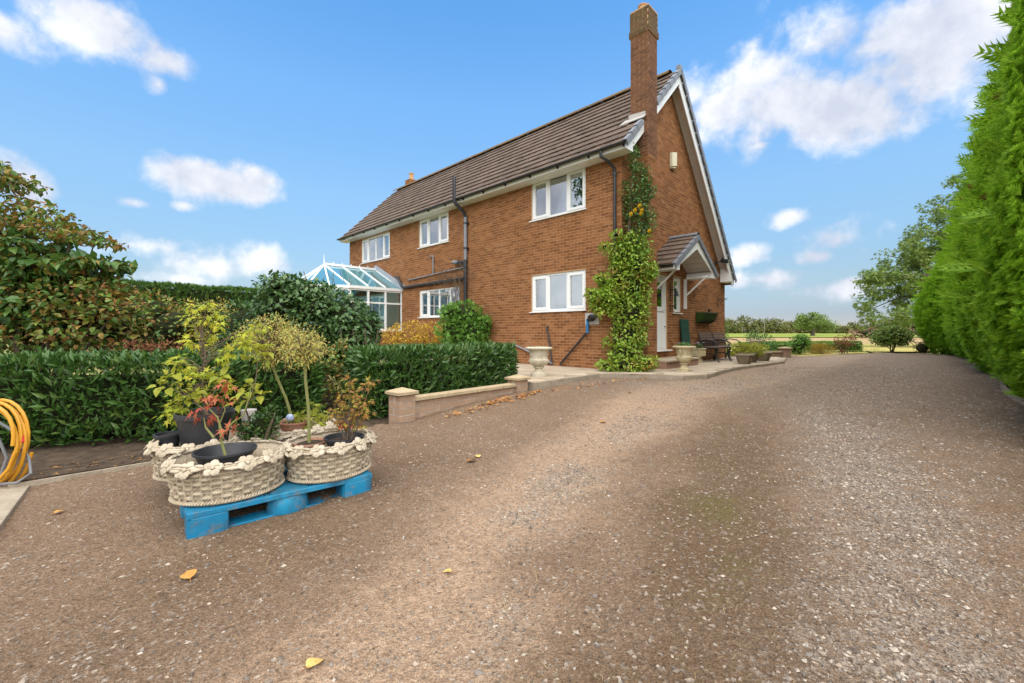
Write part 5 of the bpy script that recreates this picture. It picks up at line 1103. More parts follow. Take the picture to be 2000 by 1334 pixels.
# ------------------------------------------------------------------ urns
m_potsoil = mk('potting_soil', [(.035, .025, .017), (.10, .072, .05)], .97, .1, rand=False, nscale=30, bump=1, bscale=80)
def urn(loc, label, s, mat, handles, square, rs=1.0):
    o = empty('urn', loc, HA, label, 'urn', 'stone urns')
    b = MB()
    if square: b.lohi((-.2 * s, -.2 * s, 0), (.2 * s, .2 * s, .05 * s))
    else: b.lathe([(.225, 0), (.23, .02), (.22, .075), (.19, .085)], 28, sx=s, sy=s)
    b.build('plinth', mat, o, True)
    b = MB(); b.lathe([(r * s, z * s) for r, z in [(.18, .05), (.185, .07), (.15, .09), (.115, .12), (.10, .16), (.105, .19), (.14, .205), (.15, .22), (.14, .235), (.10, .25)]], 28); b.build('foot', mat, o, True)
    b = MB(); b.lathe([(r * s, z * s) for r, z in [(.10, .24), (.17, .265), (.225, .31), (.255, .36), (.262, .395), (.25, .415), (.235, .43), (.232, .50), (.24, .56), (.26, .61), (.29, .645), (.30, .65), (.335, .652), (.345, .665), (.345, .69), (.33, .705), (.29, .705), (.25, .66), (.22, .6)]], 36); bw = b.build('bowl', mat, o, True)
    if not square:
        b = MB()
        for j in range(26):
            a = 2 * math.pi * j / 26; b.tube([(s * (r + .004) * math.cos(a), s * (r + .004) * math.sin(a), s * z) for r, z in [(.175, .27), (.225, .315), (.255, .36), (.262, .39)]], [.008 * s, .016 * s, .02 * s, .012 * s], 5)
        b.build('gadroons', mat, bw, True)
    b = MB()
    for j in range(18):
        a = 2 * math.pi * j / 18; c_ = Vector((s * .345 * math.cos(a), s * .345 * math.sin(a), s * .678)); b.lathe([(.0, -.012), (.022, -.008), (.026, .004), (.0, .014)], 6, c_)
    b.build('egg_moulding', mat, bw, True)
    b = MB()
    for j in range(8):
        a = 2 * math.pi * j / 8 + .2; tdir = Vector((-math.sin(a), math.cos(a), 0)); c_ = Vector((.238 * s * math.cos(a), .238 * s * math.sin(a), .52 * s))
        pts = [c_ + tdir * (.07 * s * (1 - t / 16) * math.cos(t * .8)) + Vector((0, 0, .05 * s * (1 - t / 16) * math.sin(t * .8))) for t in range(14)]; b.tube(pts, .008 * s, 5)
    b.build('relief', mat, bw, True)
    if handles:
        for sg in (-1, 1):
            b = MB(); b.tube([(0, sg * .24 * s, .6 * s), (0, sg * .31 * s, .6 * s), (0, sg * .325 * s, .54 * s), (0, sg * .29 * s, .48 * s), (0, sg * .25 * s, .43 * s)], [.022 * s, .026 * s, .024 * s, .02 * s, .03 * s], 8); b.build('handle', mat, bw, True)
    b = MB(); b.lathe([(.24 * s, .655 * s), (.12 * s, .67 * s), (.01, .672 * s)], 20); b.build('soil', m_potsoil, bw)
    for q_ in o.children: q_.scale = (rs, rs, .95)
    return o
q = H(.55, -2.3, .0); urn((q.x, q.y, .002), 'pale fluted stone urn on the patio in front of the long wall', .88, m_urn, False, False, .86)
q = H(-1.12, .82, .0); u2 = urn((q.x, q.y, .002), 'buff stone urn with scroll handles beside the doorstep', .86, m_buff, True, True, .8)
def flowers(par, c, n_, r, mat, sz=.025):
    b = MB()
    for i in range(n_):
        p = Vector(c) + Vector((random.uniform(-r, r), random.uniform(-r, r), random.uniform(-.01, .05)))
        for j in range(5): a = j * 1.257; b.add([p, p + Vector((sz * math.cos(a - .45), sz * math.sin(a - .45), sz * .5)), p + Vector((sz * 1.3 * math.cos(a), sz * 1.3 * math.sin(a), sz * .35)), p + Vector((sz * math.cos(a + .45), sz * math.sin(a + .45), sz * .5))], [(0, 1, 2, 3)])
    return b.build('flowers', mat, par)
m_wpetal = mk('white_petal', [(.75, .72, .76), (.65, .58, .72)], .6, .2)
po = empty('bedding_plant', (q.x, q.y, .585), 0, 'small white bedding flowers growing in the buff urn', 'plant'); blobs_leaves('foliage', [((0, 0, .0), (.18, .18, .05))], 120, (.03, .05), LEAF, m_bright, po, shell=.1); flowers(po, (0, 0, .03), 16, .16, m_wpetal, .014)
# cream planter box on a foot by the gable
q = H(-.32, 3.78, 0); o = empty('pedestal_planter', (q.x, q.y, .002), HA, 'small square cream stone planter with white flowers by the gable', 'planter')
b = MB(); b.box((0, 0, .05), (.16, .2, .1)); b.box((0, 0, .14), (.12, .15, .1)); b.build('foot', m_buff, o, bevel=.008)
b = MB(); b.box((0, 0, .29), (.27, .36, .2)); b.box((0, 0, .405), (.31, .40, .03)); b.build('box', m_buff, o, bevel=.008)
for k in range(5): b = MB(); b.box((.137, -.14 + k * .07, .28), (.012, .045, .15)); b.build('panel', m_buff, o, bevel=.003)
po = empty('bedding_plant', (q.x, q.y, .42), 0, 'white flowering bedding plant in the small square planter', 'plant'); blobs_leaves('foliage', [((0, 0, .05), (.13, .16, .08))], 140, (.04, .06), LEAF, m_arch, po, shell=.1); flowers(po, (.03, 0, .12), 14, .13, m_wpetal, .026)

# ------------------------------------------------------------------ benches
def bench(v0, v1, label):
    q = H(-.12, v0, 0); o = empty('bench', (q.x, q.y, .004), HA, label, 'bench', 'iron and timber benches by the gable'); Lb = v1 - v0
    for y in (.02, Lb - .02):
        b = MB()
        b.tube([(.10, y, .0), (.08, y, .03), (.10, y, .12), (.15, y, .24), (.12, y, .38), (.08, y, .44)], [.03, .022, .02, .022, .02, .02], 7)
        b.tube([(.60, y, .0), (.56, y, .03), (.52, y, .12), (.50, y, .24), (.54, y, .36), (.55, y, .42)], [.03, .022, .02, .022, .02, .02], 7)
        b.tube([(.08, y, .42), (.3, y, .40), (.55, y, .42)], .018, 6); b.tube([(.08, y, .42), (.05, y, .6), (-.02, y, .86)], [.02, .018, .016], 6)
        b.tube([(.04, y, .62), (.2, y, .66), (.42, y, .63), (.54, y, .55), (.52, y, .47), (.47, y, .5)], [.016, .017, .018, .016, .014, .012], 6); b.tube([(.13, y, .2), (.32, y, .26), (.50, y, .2)], .012, 6)
        b.build('end_frame', m_iron, o, True)
    for k in range(5): b = MB(); b.box((.13 + k * .095, Lb / 2, .435), (.075, Lb - .02, .022)); b.build('seat_slat', m_wood, o, bevel=.004)
    for k, t in enumerate((.0, .085, .17)): z = .83 - t; b = MB(); b.box((-.005 + .30 * t + .012, Lb / 2, z), (.022, Lb - .02, .066), M=Matrix.Rotation(R(-16), 4, 'Y')); b.build('back_slat', m_wood, o, bevel=.004)
    b = MB(); b.tube([(.05, .02, .60), (.05, Lb - .02, .60)], .012, 6); b.tube([(.07, .02, .48), (.07, Lb - .02, .48)], .012, 6)
    nn = 6
    for k in range(nn):
        yc = Lb * (k + .5) / nn
        b.tube([(.058, yc + .062 * (1 - t / 20) * math.cos(t * .75), .54 + .055 * (1 - t / 20) * math.sin(t * .75)) for t in range(17)], .008, 5)
    b.build('scroll_panel', m_iron, o)
bench(4.30, 5.34, 'iron framed bench with brown slats nearer the doorstep'); bench(5.42, 6.46, 'iron framed bench with brown slats at the far corner of the gable')

# ------------------------------------------------------------------ lattice pots on the patio
m_lattice = mk('mossy_cast_stone', [(.20, .16, .11), (.28, .225, .15), (.16, .14, .09)], .95, .1, rand=False, nscale=14, bump=.6, bscale=60, dirt=[((.10, .10, .05), 9, .5, .75, .5)])
def lattice_pot(u, v, s, label, oblong=1.0):
    q = H(u, v, 0); o = empty('lattice_pot', (q.x, q.y, .003), HA, label, 'pot', 'lattice stone pots on the patio edge')
    b = MB(); b.lathe([(.14 * s * 1.2, 0), (.215 * s * 1.2, .25 * s), (.19 * s * 1.2, .25 * s), (.18 * s * 1.2, .2 * s)], 4, sy=oblong); b.v = [tuple(Matrix.Rotation(R(45), 3, 'Z') @ Vector((x, y / oblong, z))) for x, y, z in b.v]; b.v = [(x, y * oblong, z) for x, y, z in b.v]; bd = b.build('body', m_lattice, o)
    b = MB()
    for sd_ in range(4):
        Rm = Matrix.Rotation(sd_ * math.pi / 2, 3, 'Z')
        for k in range(-3, 4):
            for dg in (-1, 1):
                y0, y1 = k * .06 * s, k * .06 * s + dg * .14 * s; cl = lambda y, w: max(-w, min(w, y)); p = Vector((.122 * s, cl(y0, .11 * s), .03 * s)); r = Vector((.178 * s, cl(y1, .165 * s), .22 * s)); pp = Rm @ p; rr = Rm @ r
                b.tube([(pp.x, pp.y * oblong, pp.z), (rr.x, rr.y * oblong, rr.z)], .012 * s, 4)
    b.build('lattice', m_lattice, bd)
    b = MB(); w_ = .19 * s
    b.tube([(w_, w_ * oblong, .25 * s), (-w_, w_ * oblong, .25 * s), (-w_, -w_ * oblong, .25 * s), (w_, -w_ * oblong, .25 * s), (w_, w_ * oblong, .25 * s)], .022 * s, 6); b.build('rim', m_lattice, bd)
    b = MB(); b.lohi((-.17 * s, -.17 * s * oblong, .2 * s), (.17 * s, .17 * s * oblong, .225 * s)); b.build('soil', m_potsoil, bd); return q
lattice_pot(-1.42, 4.2, 1.0, 'square lattice stone pot nearest the urn with nothing showing above its rim')
q = lattice_pot(-1.30, 5.1, 1.05, 'long lattice stone trough full of lime yellow foliage', 1.6); lattice_pot(-1.45, 5.95, 1.0, 'square lattice stone pot at the far end of the patio edge')
shrub('lime_plant', (q.x, q.y, .24), [((0, 0, .12), (.35, .32, .16)), ((-.2, .12, .18), (.25, .25, .13)), ((.15, -.1, .1), (.2, .2, .15))], 900, (.05, .09), LEAF, m_lime, 'bright lime yellow plant growing in the lattice stone trough', 'plant', core=False, droop=.3)
q = H(.25, 7.1, 0); shrub('corner_plant', (q.x + .2, q.y, -.05), [((0, 0, .5), (.14, .14, .5)), ((.05, 0, .95), (.1, .1, .45)), ((-.02, 0, 1.2), (.06, .06, .3))], 700, (.04, .07), LONG, m_bright, 'slim upright bright green shrub at the far house corner', 'shrub', core=False)
shrub('lime_bush', (8.2, 15.7, -.05), [((0, 0, .3), (.55, .35, .26)), ((.7, .1, .3), (.5, .35, .22)), ((-.3, 0, .28), (.3, .3, .2))], 1300, (.05, .09), LEAF, m_lime, 'lime and orange ground bush in front of the far wall', 'shrub', core=False)
# urn on the far wall with a rose bush behind
o = empty('wall_urn', (9.15, 16.22, .175), 0, 'tapered pale stone urn standing on the far low wall', 'urn')
b = MB(); b.lathe([(.15, 0), (.16, .03), (.12, .05), (.14, .1), (.19, .34), (.20, .36), (.25, .37), (.25, .42), (.2, .42), (.19, .36)], 20); b.build('bowl', m_urn, o, True); b = MB(); b.lathe([(.26, .375), (.265, .395), (.26, .415)], 20, cap=False); b.build('rim', m_urn, o, True)
shrub('rose_bush', (9.75, 17.0, -.05), [((0, 0, .65), (.5, .4, .25)), ((-.25, 0, .75), (.3, .3, .2)), ((.3, 0, .5), (.35, .3, .3))], 900, (.05, .09), LEAF, m_rose, 'rose bush with dark red heads behind the stone wall urn', 'shrub', core=False)
# ------------------------------------------------------------------ shrubs along the lawn edge
hedge('low_hedge', [(9.9, 17.9), (12.6, 19.3), (16.6, 20.4)], .6, -.08, .42, 4200, (.06, .1), LEAF, m_bright, 'low clipped dark hedge along the lawn edge beyond the drive')
def fsh(name, x, y0, Y, bl, n, size, tpl, mat, label, **k):
    c = P(x, 648, Y); return shrub(name, (c.x, c.y, -.06), bl, n, size, tpl, mat, label, **k)
fsh('round_bush', 1562, 0, 18.0, [((0, 0, .42), (.42, .4, .42)), ((.1, 0, .6), (.3, .3, .25)), ((-.22, 0, .3), (.25, .3, .3))], 1100, (.06, .11), LEAF, m_bright, 'rounded bright green bush near the far wall pier')
fsh('orange_clump', 1605, 0, 18.3, [((0, 0, .18), (.5, .35, .22)), ((-.25, 0, .2), (.3, .3, .2))], 900, (.12, .24), BLADE, m_orange, 'orange tinted grassy clump in front of the low hedge', core=False, up=.7)
fsh('faded_shrub', 1650, 0, 18.6, [((0, 0, .6), (.42, .35, .26)), ((-.15, 0, .35), (.25, .25, .3)), ((.25, 0, .55), (.25, .25, .25))], 700, (.05, .09), LEAF, m_brownhead, 'pinkish brown fading flower shrub along the low hedge', core=False)
fsh('domed_shrub', 1741, 0, 20.2, [((0, 0, .78), (.85, .6, .42)), ((-.35, 0, .6), (.5, .5, .3)), ((.4, 0, .6), (.5, .5, .28)), ((0, 0, 1.0), (.5, .5, .22))], 2400, (.09, .15), LEAF, m_oak, 'wide domed shrub on short stems at the lawn corner', stems=9)
fsh('brown_box_bush', 1801, 0, 19.2, [((0, 0, .24), (.34, .34, .30)), ((.12, 0, .3), (.25, .25, .2))], 800, (.04, .07), LEAF, mk('bronze_leaf', [(.05, .03, .02), (.09, .05, .03), (.05, .06, .02)], .6, .2, transl=.15), 'clipped bronze bush at the foot of the tall hedge')
fsh('edge_plants', 1705, 0, 18.9, [((-.6, 0, .1), (.4, .25, .14)), ((.2, .1, .08), (.4, .25, .12))], 500, (.06, .1), BLADE, m_bright, 'low bright green plants at the edge of the drive', core=False)

# ------------------------------------------------------------------ trees
def tree(name, loc, trunk_h, crown, n, size, tpl, mat, label, r0=.2, limbs=14, group=None, clumps=60, cl_r=(.5, .9), cat='tree', zflat=.7):
    """crown: ellipsoids (centre, radii) relative to loc; leaves grow in clumps on limbs that reach into them"""
    o = empty(name, loc, 0, label, cat, group); b = MB(); top = Vector((0, 0, trunk_h)); b.tube([(0, 0, -.1), (r0 * .2, 0, trunk_h * .5), top], [r0 * 1.2, r0 * .9, r0 * .7], 10); ce = []
    vol = np.array([r[0] * r[1] * r[2] for c, r in crown]); vol = vol / vol.sum()
    for (c, r), f_ in zip(crown, vol):
        for i in range(max(2, int(clumps * f_))):
            d = rdir(1)[0] * random.uniform(.45, 1.0) ** .6; ce.append(np.array(c) + d * np.array(r))
    ce = np.array(ce); cen = np.mean(ce, 0)
    for i in rng.choice(len(ce), min(limbs, len(ce)), False):
        t = Vector(ce[i]); m1 = top.lerp(t, .35) + Vector((random.uniform(-.2, .2), random.uniform(-.2, .2), random.uniform(.1, .5))) * trunk_h * .15; m2 = top.lerp(t, .7) + Vector((0, 0, trunk_h * .06)); b.tube([top, m1, m2, t], [r0 * .5, r0 * .3, r0 * .16, r0 * .05], 6)
    b.build('trunk', m_bark, o, True); k = max(6, n // len(ce)); Ps = []; Ns = []
    for c in ce:
        rr = random.uniform(*cl_r); d = rdir(k); p = c + d * (rng.uniform(.2, 1, k) ** .5)[:, None] * np.array((rr, rr, rr * zflat)); Ps.append(p); Ns.append(d)
    Pt = np.concatenate(Ps); Nn = np.concatenate(Ns); m = len(Pt)
    leaves('crown', Pt, Nn * .4 + rdir(m) + np.array((0, 0, -.3)), rdir(m) * .8 + np.array((0, 0, 1.)), rng.uniform(size[0], size[1], m), tpl, mat, o)
    return o
q = P(1880, 648, 27)
tree('sycamore_tree', (q.x, 27, -.05), 4.0, [((-3.6, 0, 2.6), (3.0, 2.2, 1.7)), ((-2.6, 0, 4.6), (3.0, 2.4, 1.6)), ((-4.6, 0, 3.6), (2.2, 1.8, 1.3)), ((-1.2, 0, 7.2), (2.2, 2.2, 1.9)), ((0, 0, 5.4), (3.2, 2.6, 2.6)), ((.5, 0, 8.2), (2.0, 2.0, 1.6)), ((-5.2, -.2, 1.9), (1.4, 1.2, .8)), ((-2.2, 0, 1.5), (2.2, 1.6, .9)), ((.6, 0, 9.8), (1.9, 1.8, 1.3)), ((-2.4, 0, 6.2), (1.9, 1.6, 1.1))], 19000, (.16, .26), MAPLE, m_oak, 'broad sycamore with drooping open branches behind the tall hedge', .28, 30, clumps=230, cl_r=(.35, .75))
q = P(1587, 660, 95); tree('field_oak', (q.x, 95, -.05), 2.2, [((0, 0, 3.4), (3.2, 3, 1.7)), ((2.4, 0, 2.4), (2.4, 2, 1.0)), ((-1.5, 0, 2.5), (2.2, 2, 1.1)), ((-.5, 0, 4.2), (2.0, 2, 1.1)), ((3.6, 0, 1.6), (1.4, 1.2, .6))], 4200, (.3, .5), LEAF, m_oak, 'single round headed tree standing in the fields', .4, 18, clumps=70, cl_r=(.7, 1.1))
r2 = random.Random(3)
WD = [(1408, 36), (1424, 40), (1437, 32), (1452, 44), (1468, 40), (1485, 36), (1500, 38), (1516, 34), (1530, 33), (1545, 30), (1558, 30), (1573, 27), (1592, 24), (1610, 22), (1632, 17), (1647, 16), (1662, 22), (1672, 17), (1690, 14), (1708, 14), (1724, 14), (1740, 14), (1757, 14), (1775, 14), (1795, 15)]
cols_ = ['dark green', 'olive green', 'russet topped', 'grey green']
for i, (x, h) in enumerate(WD):
    Y = 240 + r2.uniform(-8, 14); q = P(x, 648, Y); hh = (h * .66 + r2.uniform(-4, 4.5)) * Y / FPX + .9; rx = r2.uniform(9, 19) * Y / FPX
    nth = ['first', 'second', 'third', 'fourth', 'fifth', 'sixth', 'seventh', 'eighth', 'ninth', 'tenth', 'eleventh', 'twelfth', 'thirteenth', 'fourteenth', 'fifteenth', 'sixteenth', 'seventeenth', 'eighteenth', 'nineteenth', 'twentieth', 'twenty first', 'twenty second', 'twenty third', 'twenty fourth', 'twenty fifth'][i]
    tree('woodland_tree', (q.x, Y, 0), hh * .2, [((0, 0, hh * .48), (rx, rx * .7, hh * .48)), ((rx * .3, 0, hh * .72), (rx * .6, rx * .6, hh * .26)), ((-rx * .4, 0, hh * .30), (rx * .8, rx * .6, hh * .3)), ((rx * .4, 0, hh * .25), (rx * .7, rx * .6, hh * .25))], 1000, (.8, 1.3), LEAF, m_wood1, nth + ' tree from the left in the line of far woodland', .3, 6, group='far woodland trees', clumps=44, cl_r=(1.0, 1.7))
tree('garden_tree', (-18.2, 6.0, -.4), 6.0, [((0, 0, 10.2), (2.2, 1.7, 3.4)), ((.6, -1.4, 8.8), (2.0, 1.8, 2.2)), ((-.5, .4, 12.6), (1.5, 1.3, 1.5))], 4200, (.2, .32), LEAF, m_arch, 'tall dark tree mirrored in the upper window panes', .3, 14, clumps=64, cl_r=(.5, .9))
# brown far hedge at right
shrub_px('brown_hedgerow', (P(1780, 648, 60).x, 60, -.05), [(1740, 640, 45, 12), (1790, 638, 50, 15), (1700, 650, 40, 8), (1835, 640, 40, 14)], 60, 1500, (.3, .5), LEAF, mk('bare_hedgerow', [(.16, .11, .07), (.22, .15, .09), (.13, .11, .06)], .8, .1), 'brown hedgerow beyond the lawn under the sycamore', dy=1.2)
b = MB(); q = P(1493, 652, 150); b.tube([(q.x, 150, -.05), (q.x, 150, 4.2)], [.045, .035], 6); tag(b.build('utility_pole', m_cement), 'thin pale utility pole standing out in the crop field', 'pole')
# ------------------------------------------------------------------ blue plastic pallet
m_pallet = mk('pallet_plastic', [(.005, .13, .25), (.008, .18, .33), (.016, .24, .40)], .45, .45, rand=False, nscale=3, dirt=[((.04, .035, .028), 7, .48, .70, .8), ((.20, .16, .11), 13, .52, .68, .6)])
PF = Vector((-2.03, 2.69, 0)); pa_ = Vector((.905, .79, 0)).normalized(); PAN = math.atan2(pa_.y, pa_.x); PZ0 = -.405
pal = empty('pallet', (PF.x, PF.y, PZ0), PAN, 'scuffed blue plastic pallet on the gravel under the stone planters', 'pallet')
PM_ = Matrix.Translation((PF.x, PF.y, PZ0)) @ Matrix.Rotation(PAN, 4, 'Z')
def rblock(x, y, round_=False):
    b = MB(); 
    if round_: b.lathe([(.125, 0), (.135, .02), (.125, .11), (.12, .125)], 20, (x, y, 0), 1.05, .8)
    else:
        pts = []
        for cx_, cy_, a0 in ((x + .075, y + .06, 0), (x - .075, y + .06, 90), (x - .075, y - .06, 180), (x + .075, y - .06, 270)):
            rr = .04 if (cx_ - .6) * (x - .6) < .0 or True else .01
            for k in range(5): a = R(a0 + k * 22.5); pts.append((cx_ + rr * math.cos(a), cy_ + rr * math.sin(a), 0))
        b.prism(pts, (0, 0, .125))
    return b.build('block', m_pallet, pal, True, bevel=.004)
for x in (.115, .6, 1.085):
    for y in (.10, .5, .9): rblock(x, y, x == .6 and y < .3)
for sx in (0.0, 1.2):
    for sy in (0.0, 1.0):            # square outer corners of the corner blocks
        b = MB(); b.box((sx + (.016 if sx == 0 else -.016), sy + (.11 if sy == 0 else -.11), .0635), (.028, .2, .127)); b.box((sx + (.12 if sx == 0 else -.12), sy + (.014 if sy == 0 else -.014), .0635), (.2, .024, .126)); b.build('corner_skin', m_pallet, pal, bevel=.004)
for y in (.10, .5, .9): b = MB(); b.lohi((.02, y - .07, .002), (1.18, y + .07, .016)); b.build('runner', m_pallet, pal, bevel=.003)
b = MB()
for lo, hi in (((0, 0, .126), (1.2, .035, .162)), ((0, .965, .126), (1.2, 1.0, .162)), ((0, .035, .126), (.035, .965, .162)), ((1.165, .035, .126), (1.2, .965, .162))): b.lohi(lo, hi)
b.build('deck_rim', m_pallet, pal, bevel=.004)
b = MB()
for k in range(18): x = .07 + k * .0635; b.lohi((x - .006, .035, .135), (x + .006, .965, .160))
for k in range(14): y = .075 + k * .066; b.lohi((.035, y - .006, .137), (1.165, y + .006, .1585))
b.build('deck_grid', m_pallet, pal)
for x in (.115, .6, 1.085): b = MB(); b.lohi((x - .12, .036, .132), (x + .12, .20, .1612)); b.lohi((x - .12, .80, .132), (x + .12, .964, .1612)); b.build('deck_pad', m_pallet, pal)

# ------------------------------------------------------------------ basket weave stone planters
m_basket = mk('weathered_cast_stone', [(.36, .285, .19), (.48, .39, .275), (.56, .475, .36)], .95, .12, nmix=.6, nscale=9, bump=.7, bscale=70, dirt=[((.17, .125, .08), 5, .48, .72, .65), ((.72, .64, .50), 4, .58, .78, .5)])
m_rim = mk('weathered_stone_flowers', [(.36, .295, .205), (.47, .395, .29), (.55, .48, .37)], .95, .12, nmix=.4, nscale=12, bump=.7, bscale=80, dirt=[((.18, .14, .09), 9, .48, .70, .7)])
NS = 36                                   # stakes round a planter
def wavy(b, r, z, hgt, ph, sx, sy):
    n_ = NS * 6; pts = []
    for k in range(n_ + 1):
        a = 2 * math.pi * k / n_; rr = r + .012 * math.cos(a * NS / 2 + ph); pts.append((rr * sx * math.cos(a), rr * sy * math.sin(a)))
    s = len(b.v)
    for x, y in pts:
        l_ = math.hypot(x, y); ox, oy = x / l_, y / l_
        b.v += [(x - ox * .012, y - oy * .012, z - hgt * .5), (x, y, z - hgt * .36), (x + ox * .005, y + oy * .005, z), (x, y, z + hgt * .36), (x - ox * .012, y - oy * .012, z + hgt * .5)]
    for k in range(n_):
        for j in range(4): b.f.append((s + k * 5 + j, s + (k + 1) * 5 + j, s + (k + 1) * 5 + j + 1, s + k * 5 + j + 1))
fb = MB()                                  # one carved flower of the rim
fb.lathe([(0, -.004), (.011, .0), (.009, .010), (0, .013)], 8, (0, 0, .008))
for j in range(5):
    a = 2 * math.pi * j / 5; s = len(fb.v); fb.lathe([(0, -.01), (.02, -.006), (.024, .003), (.014, .011), (0, .009)], 8)
    for i in range(s, len(fb.v)): x, y, z = fb.v[i]; fb.v[i] = (x * 1.0 + .028 * math.cos(a), y * 1.0 + .028 * math.sin(a), z)
me_fl = fb.mesh('rim_flower', True); me_fl.materials.append(m_rim)
lb = MB(); lb.lathe([(0, -.012), (.018, -.006), (.022, .004), (.012, .012), (0, .014)], 8); lb.v = [(x * 2.0, y * 1.0, z + .05 * y * y / .0004 * .02) for x, y, z in lb.v]; me_lf = lb.mesh('rim_leaf', True); me_lf.materials.append(m_rim)
def planter(x, y, rz, label, sx=1.0, sy=.86):
    o = empty('basket_planter', (x, y, PZ0 + .1635), rz, label, 'planter', 'basket weave stone planters on the pallet')
    b = MB(); b.lathe([(.30, 0), (.302, .03), (.322, .225), (.365, .26), (.34, .262), (.30, .22), (.285, .10), (.28, .06)], 48, sx=sx, sy=sy); bd = b.build('body', m_basket, o, True)
    for k in range(6): b = MB(); wavy(b, .315 + .0042 * k, .056 + k * .031, .027, math.pi * (k % 2), sx, sy); b.build('weave_course', m_basket, bd, True)
    b = MB()
    for j in range(NS):
        a = 2 * math.pi * (j + .5) / NS; b.tube([(r * sx * math.cos(a), r * sy * math.sin(a), z) for r, z in ((.312, .03), (.334, .235))], .0075, 5)
    b.build('stakes', m_basket, bd, True)
    b = MB(); n_ = 110
    for k in range(n_):
        a = 2 * math.pi * k / n_; b.tube([(.315 * sx * math.cos(a - .035), .315 * sy * math.sin(a - .035), .010), (.327 * sx * math.cos(a), .327 * sy * math.sin(a), .02), (.318 * sx * math.cos(a + .03), .318 * sy * math.sin(a + .03), .034)], [.007, .010, .006], 5)
    b.build('rope_base', m_basket, bd, True)
    n_ = 26
    for k in range(n_):
        a = 2 * math.pi * k / n_ + random.uniform(-.03, .03); fl_ = k % 2 == 0; o2 = link('rim_flower' if fl_ else 'rim_leaf', me_fl if fl_ else me_lf, None, bd); s = random.uniform(.95, 1.25)
        rr = .352; o2.matrix_local = Matrix.Translation((rr * sx * math.cos(a), rr * sy * math.sin(a), .252 + random.uniform(-.006, .012))) @ Matrix.Rotation(a, 4, 'Z') @ Matrix.Rotation(R(48 if fl_ else 35), 4, 'Y') @ Matrix.Rotation(R(90) + random.uniform(-.5, .5), 4, 'Z') @ Matrix.Diagonal((s * 1.1, s * 1.1, s * .7, 1))
    for k in range(40):
        a = 2 * math.pi * k / 40; o2 = link('rim_leaf', me_lf, None, bd); o2.matrix_local = Matrix.Translation((.335 * sx * math.cos(a), .335 * sy * math.sin(a), .268)) @ Matrix.Rotation(a + R(90) + random.uniform(-.4, .4), 4, 'Z') @ Matrix.Scale(random.uniform(.7, 1.0), 4)
    b = MB(); b.lathe([(.29, .13), (.15, .14), (.01, .145)], 32, sx=sx, sy=sy); b.build('soil', m_potsoil, bd)
    return o
PFr, PRi, PBl, PBr = Vector((-2.03, 3.11, 0)), Vector((-1.48, 3.52, 0)), Vector((-2.56, 3.58, 0)), Vector((-2.0, 4.02, 0)); PT = PZ0 + .1635
planter(PFr.x, PFr.y, PAN, 'cream basket weave stone planter at the front corner of the pallet', 1.05, .92)
planter(PRi.x, PRi.y, PAN + .3, 'cream basket weave stone planter at the right end of the pallet')
planter(PBl.x, PBl.y, PAN + 1, 'cream basket weave stone planter at the back left holding the big black pot', 1.05, .95)
planter(PBr.x, PBr.y, PAN + .2, 'cream basket weave stone planter hidden at the back of the pallet')
# ------------------------------------------------------------------ pots
m_blackpot = mk('black_pot', [(.02, .02, .022), (.042, .042, .045)], .45, .45, rand=False, nscale=6, dirt=[((.09, .085, .075), 14, .6, .75, .4)])
m_greypot = mk('grey_pot', [(.14, .145, .15), (.19, .19, .2)], .5, .4, rand=False)
m_terra = mk('terracotta', [(.33, .15, .085), (.42, .21, .13)], .9, .15, rand=False, nscale=12, bump=.3, dirt=[((.50, .42, .34), 10, .55, .75, .5)])
m_redpl = mk('red_tray', [(.45, .02, .02), (.55, .03, .03)], .5, .4, rand=False)
def pot(name, x, y, z, r, h, mat, label, cat='pot', rim=.012, tilt=0, soil=.15):
    o = empty(name, (x, y, z), 0, label, cat); o.rotation_euler = (0, tilt, 0)
    b = MB(); b.lathe([(r * .02, .001), (r * .74, 0), (r * .96, h * .86)], 28, cap=False); b.lathe([(r * .96, h * .86), (r + rim * .4, h * .865), (r + rim * .5, h), (r - .006, h), (r * .92, h * .84), (r * .78, h * .12)], 28, cap=False); b.build('wall', mat, o, True)
    b = MB(); b.lathe([(r * (.78 + .15 * (1 - soil)), h * (1 - soil)), (r * .5, h * (1 - soil) + .008), (.004, h * (1 - soil) + .012)], 24); b.build('soil', m_potsoil, o); return o
bz = PT + .146
pot('plant_pot', -2.49, 3.50, bz + .05, .20, .30, m_blackpot, 'large black plastic pot holding the yellow acer', soil=.12)
pot('plant_pot', -2.73, 3.42, bz + .04, .088, .15, m_blackpot, 'small empty black plastic pot beside the large black one')
pot('plant_pot', -2.06, 3.10, PT + .178, .192, .12, m_blackpot, 'wide shallow black pot in the front stone planter', soil=.72)
pot('plant_pot', -1.37, 3.52, PT + .165, .15, .125, m_blackpot, 'round black pot with the yellowing shrub in the right planter', soil=.3)
pot('terracotta_bowl', -1.66, 3.54, PT + .146, .125, .095, m_terra, 'terracotta bowl at the foot of the nearer standard tree', 'bowl')
pot('terracotta_bowl', -2.07, 4.10, PT + .18, .135, .115, m_terra, 'pinkish terracotta pot behind the small green bush', 'bowl')
pot('plant_pot', -2.27, 3.83, PT + .18, .085, .15, m_greypot, 'small grey pot with a thin yellow leaved shrub')
pot('plant_pot', -2.10, 3.62, PT + .146, .11, .11, m_terra, 'terracotta pot of the small dark green bush')
o = empty('label_cup', (-2.32, 3.80, PT + .335), 0, 'white cup shaped pot sleeve standing by the grey pot', 'cup'); b = MB(); b.lathe([(.05, 0), (.062, .12), (.058, .12), (.045, .02)], 20); b.build('sleeve', mk('pale_sleeve', [(.6, .5, .47), (.75, .72, .70)], .6, .3, rand=False, nscale=8), o, True)
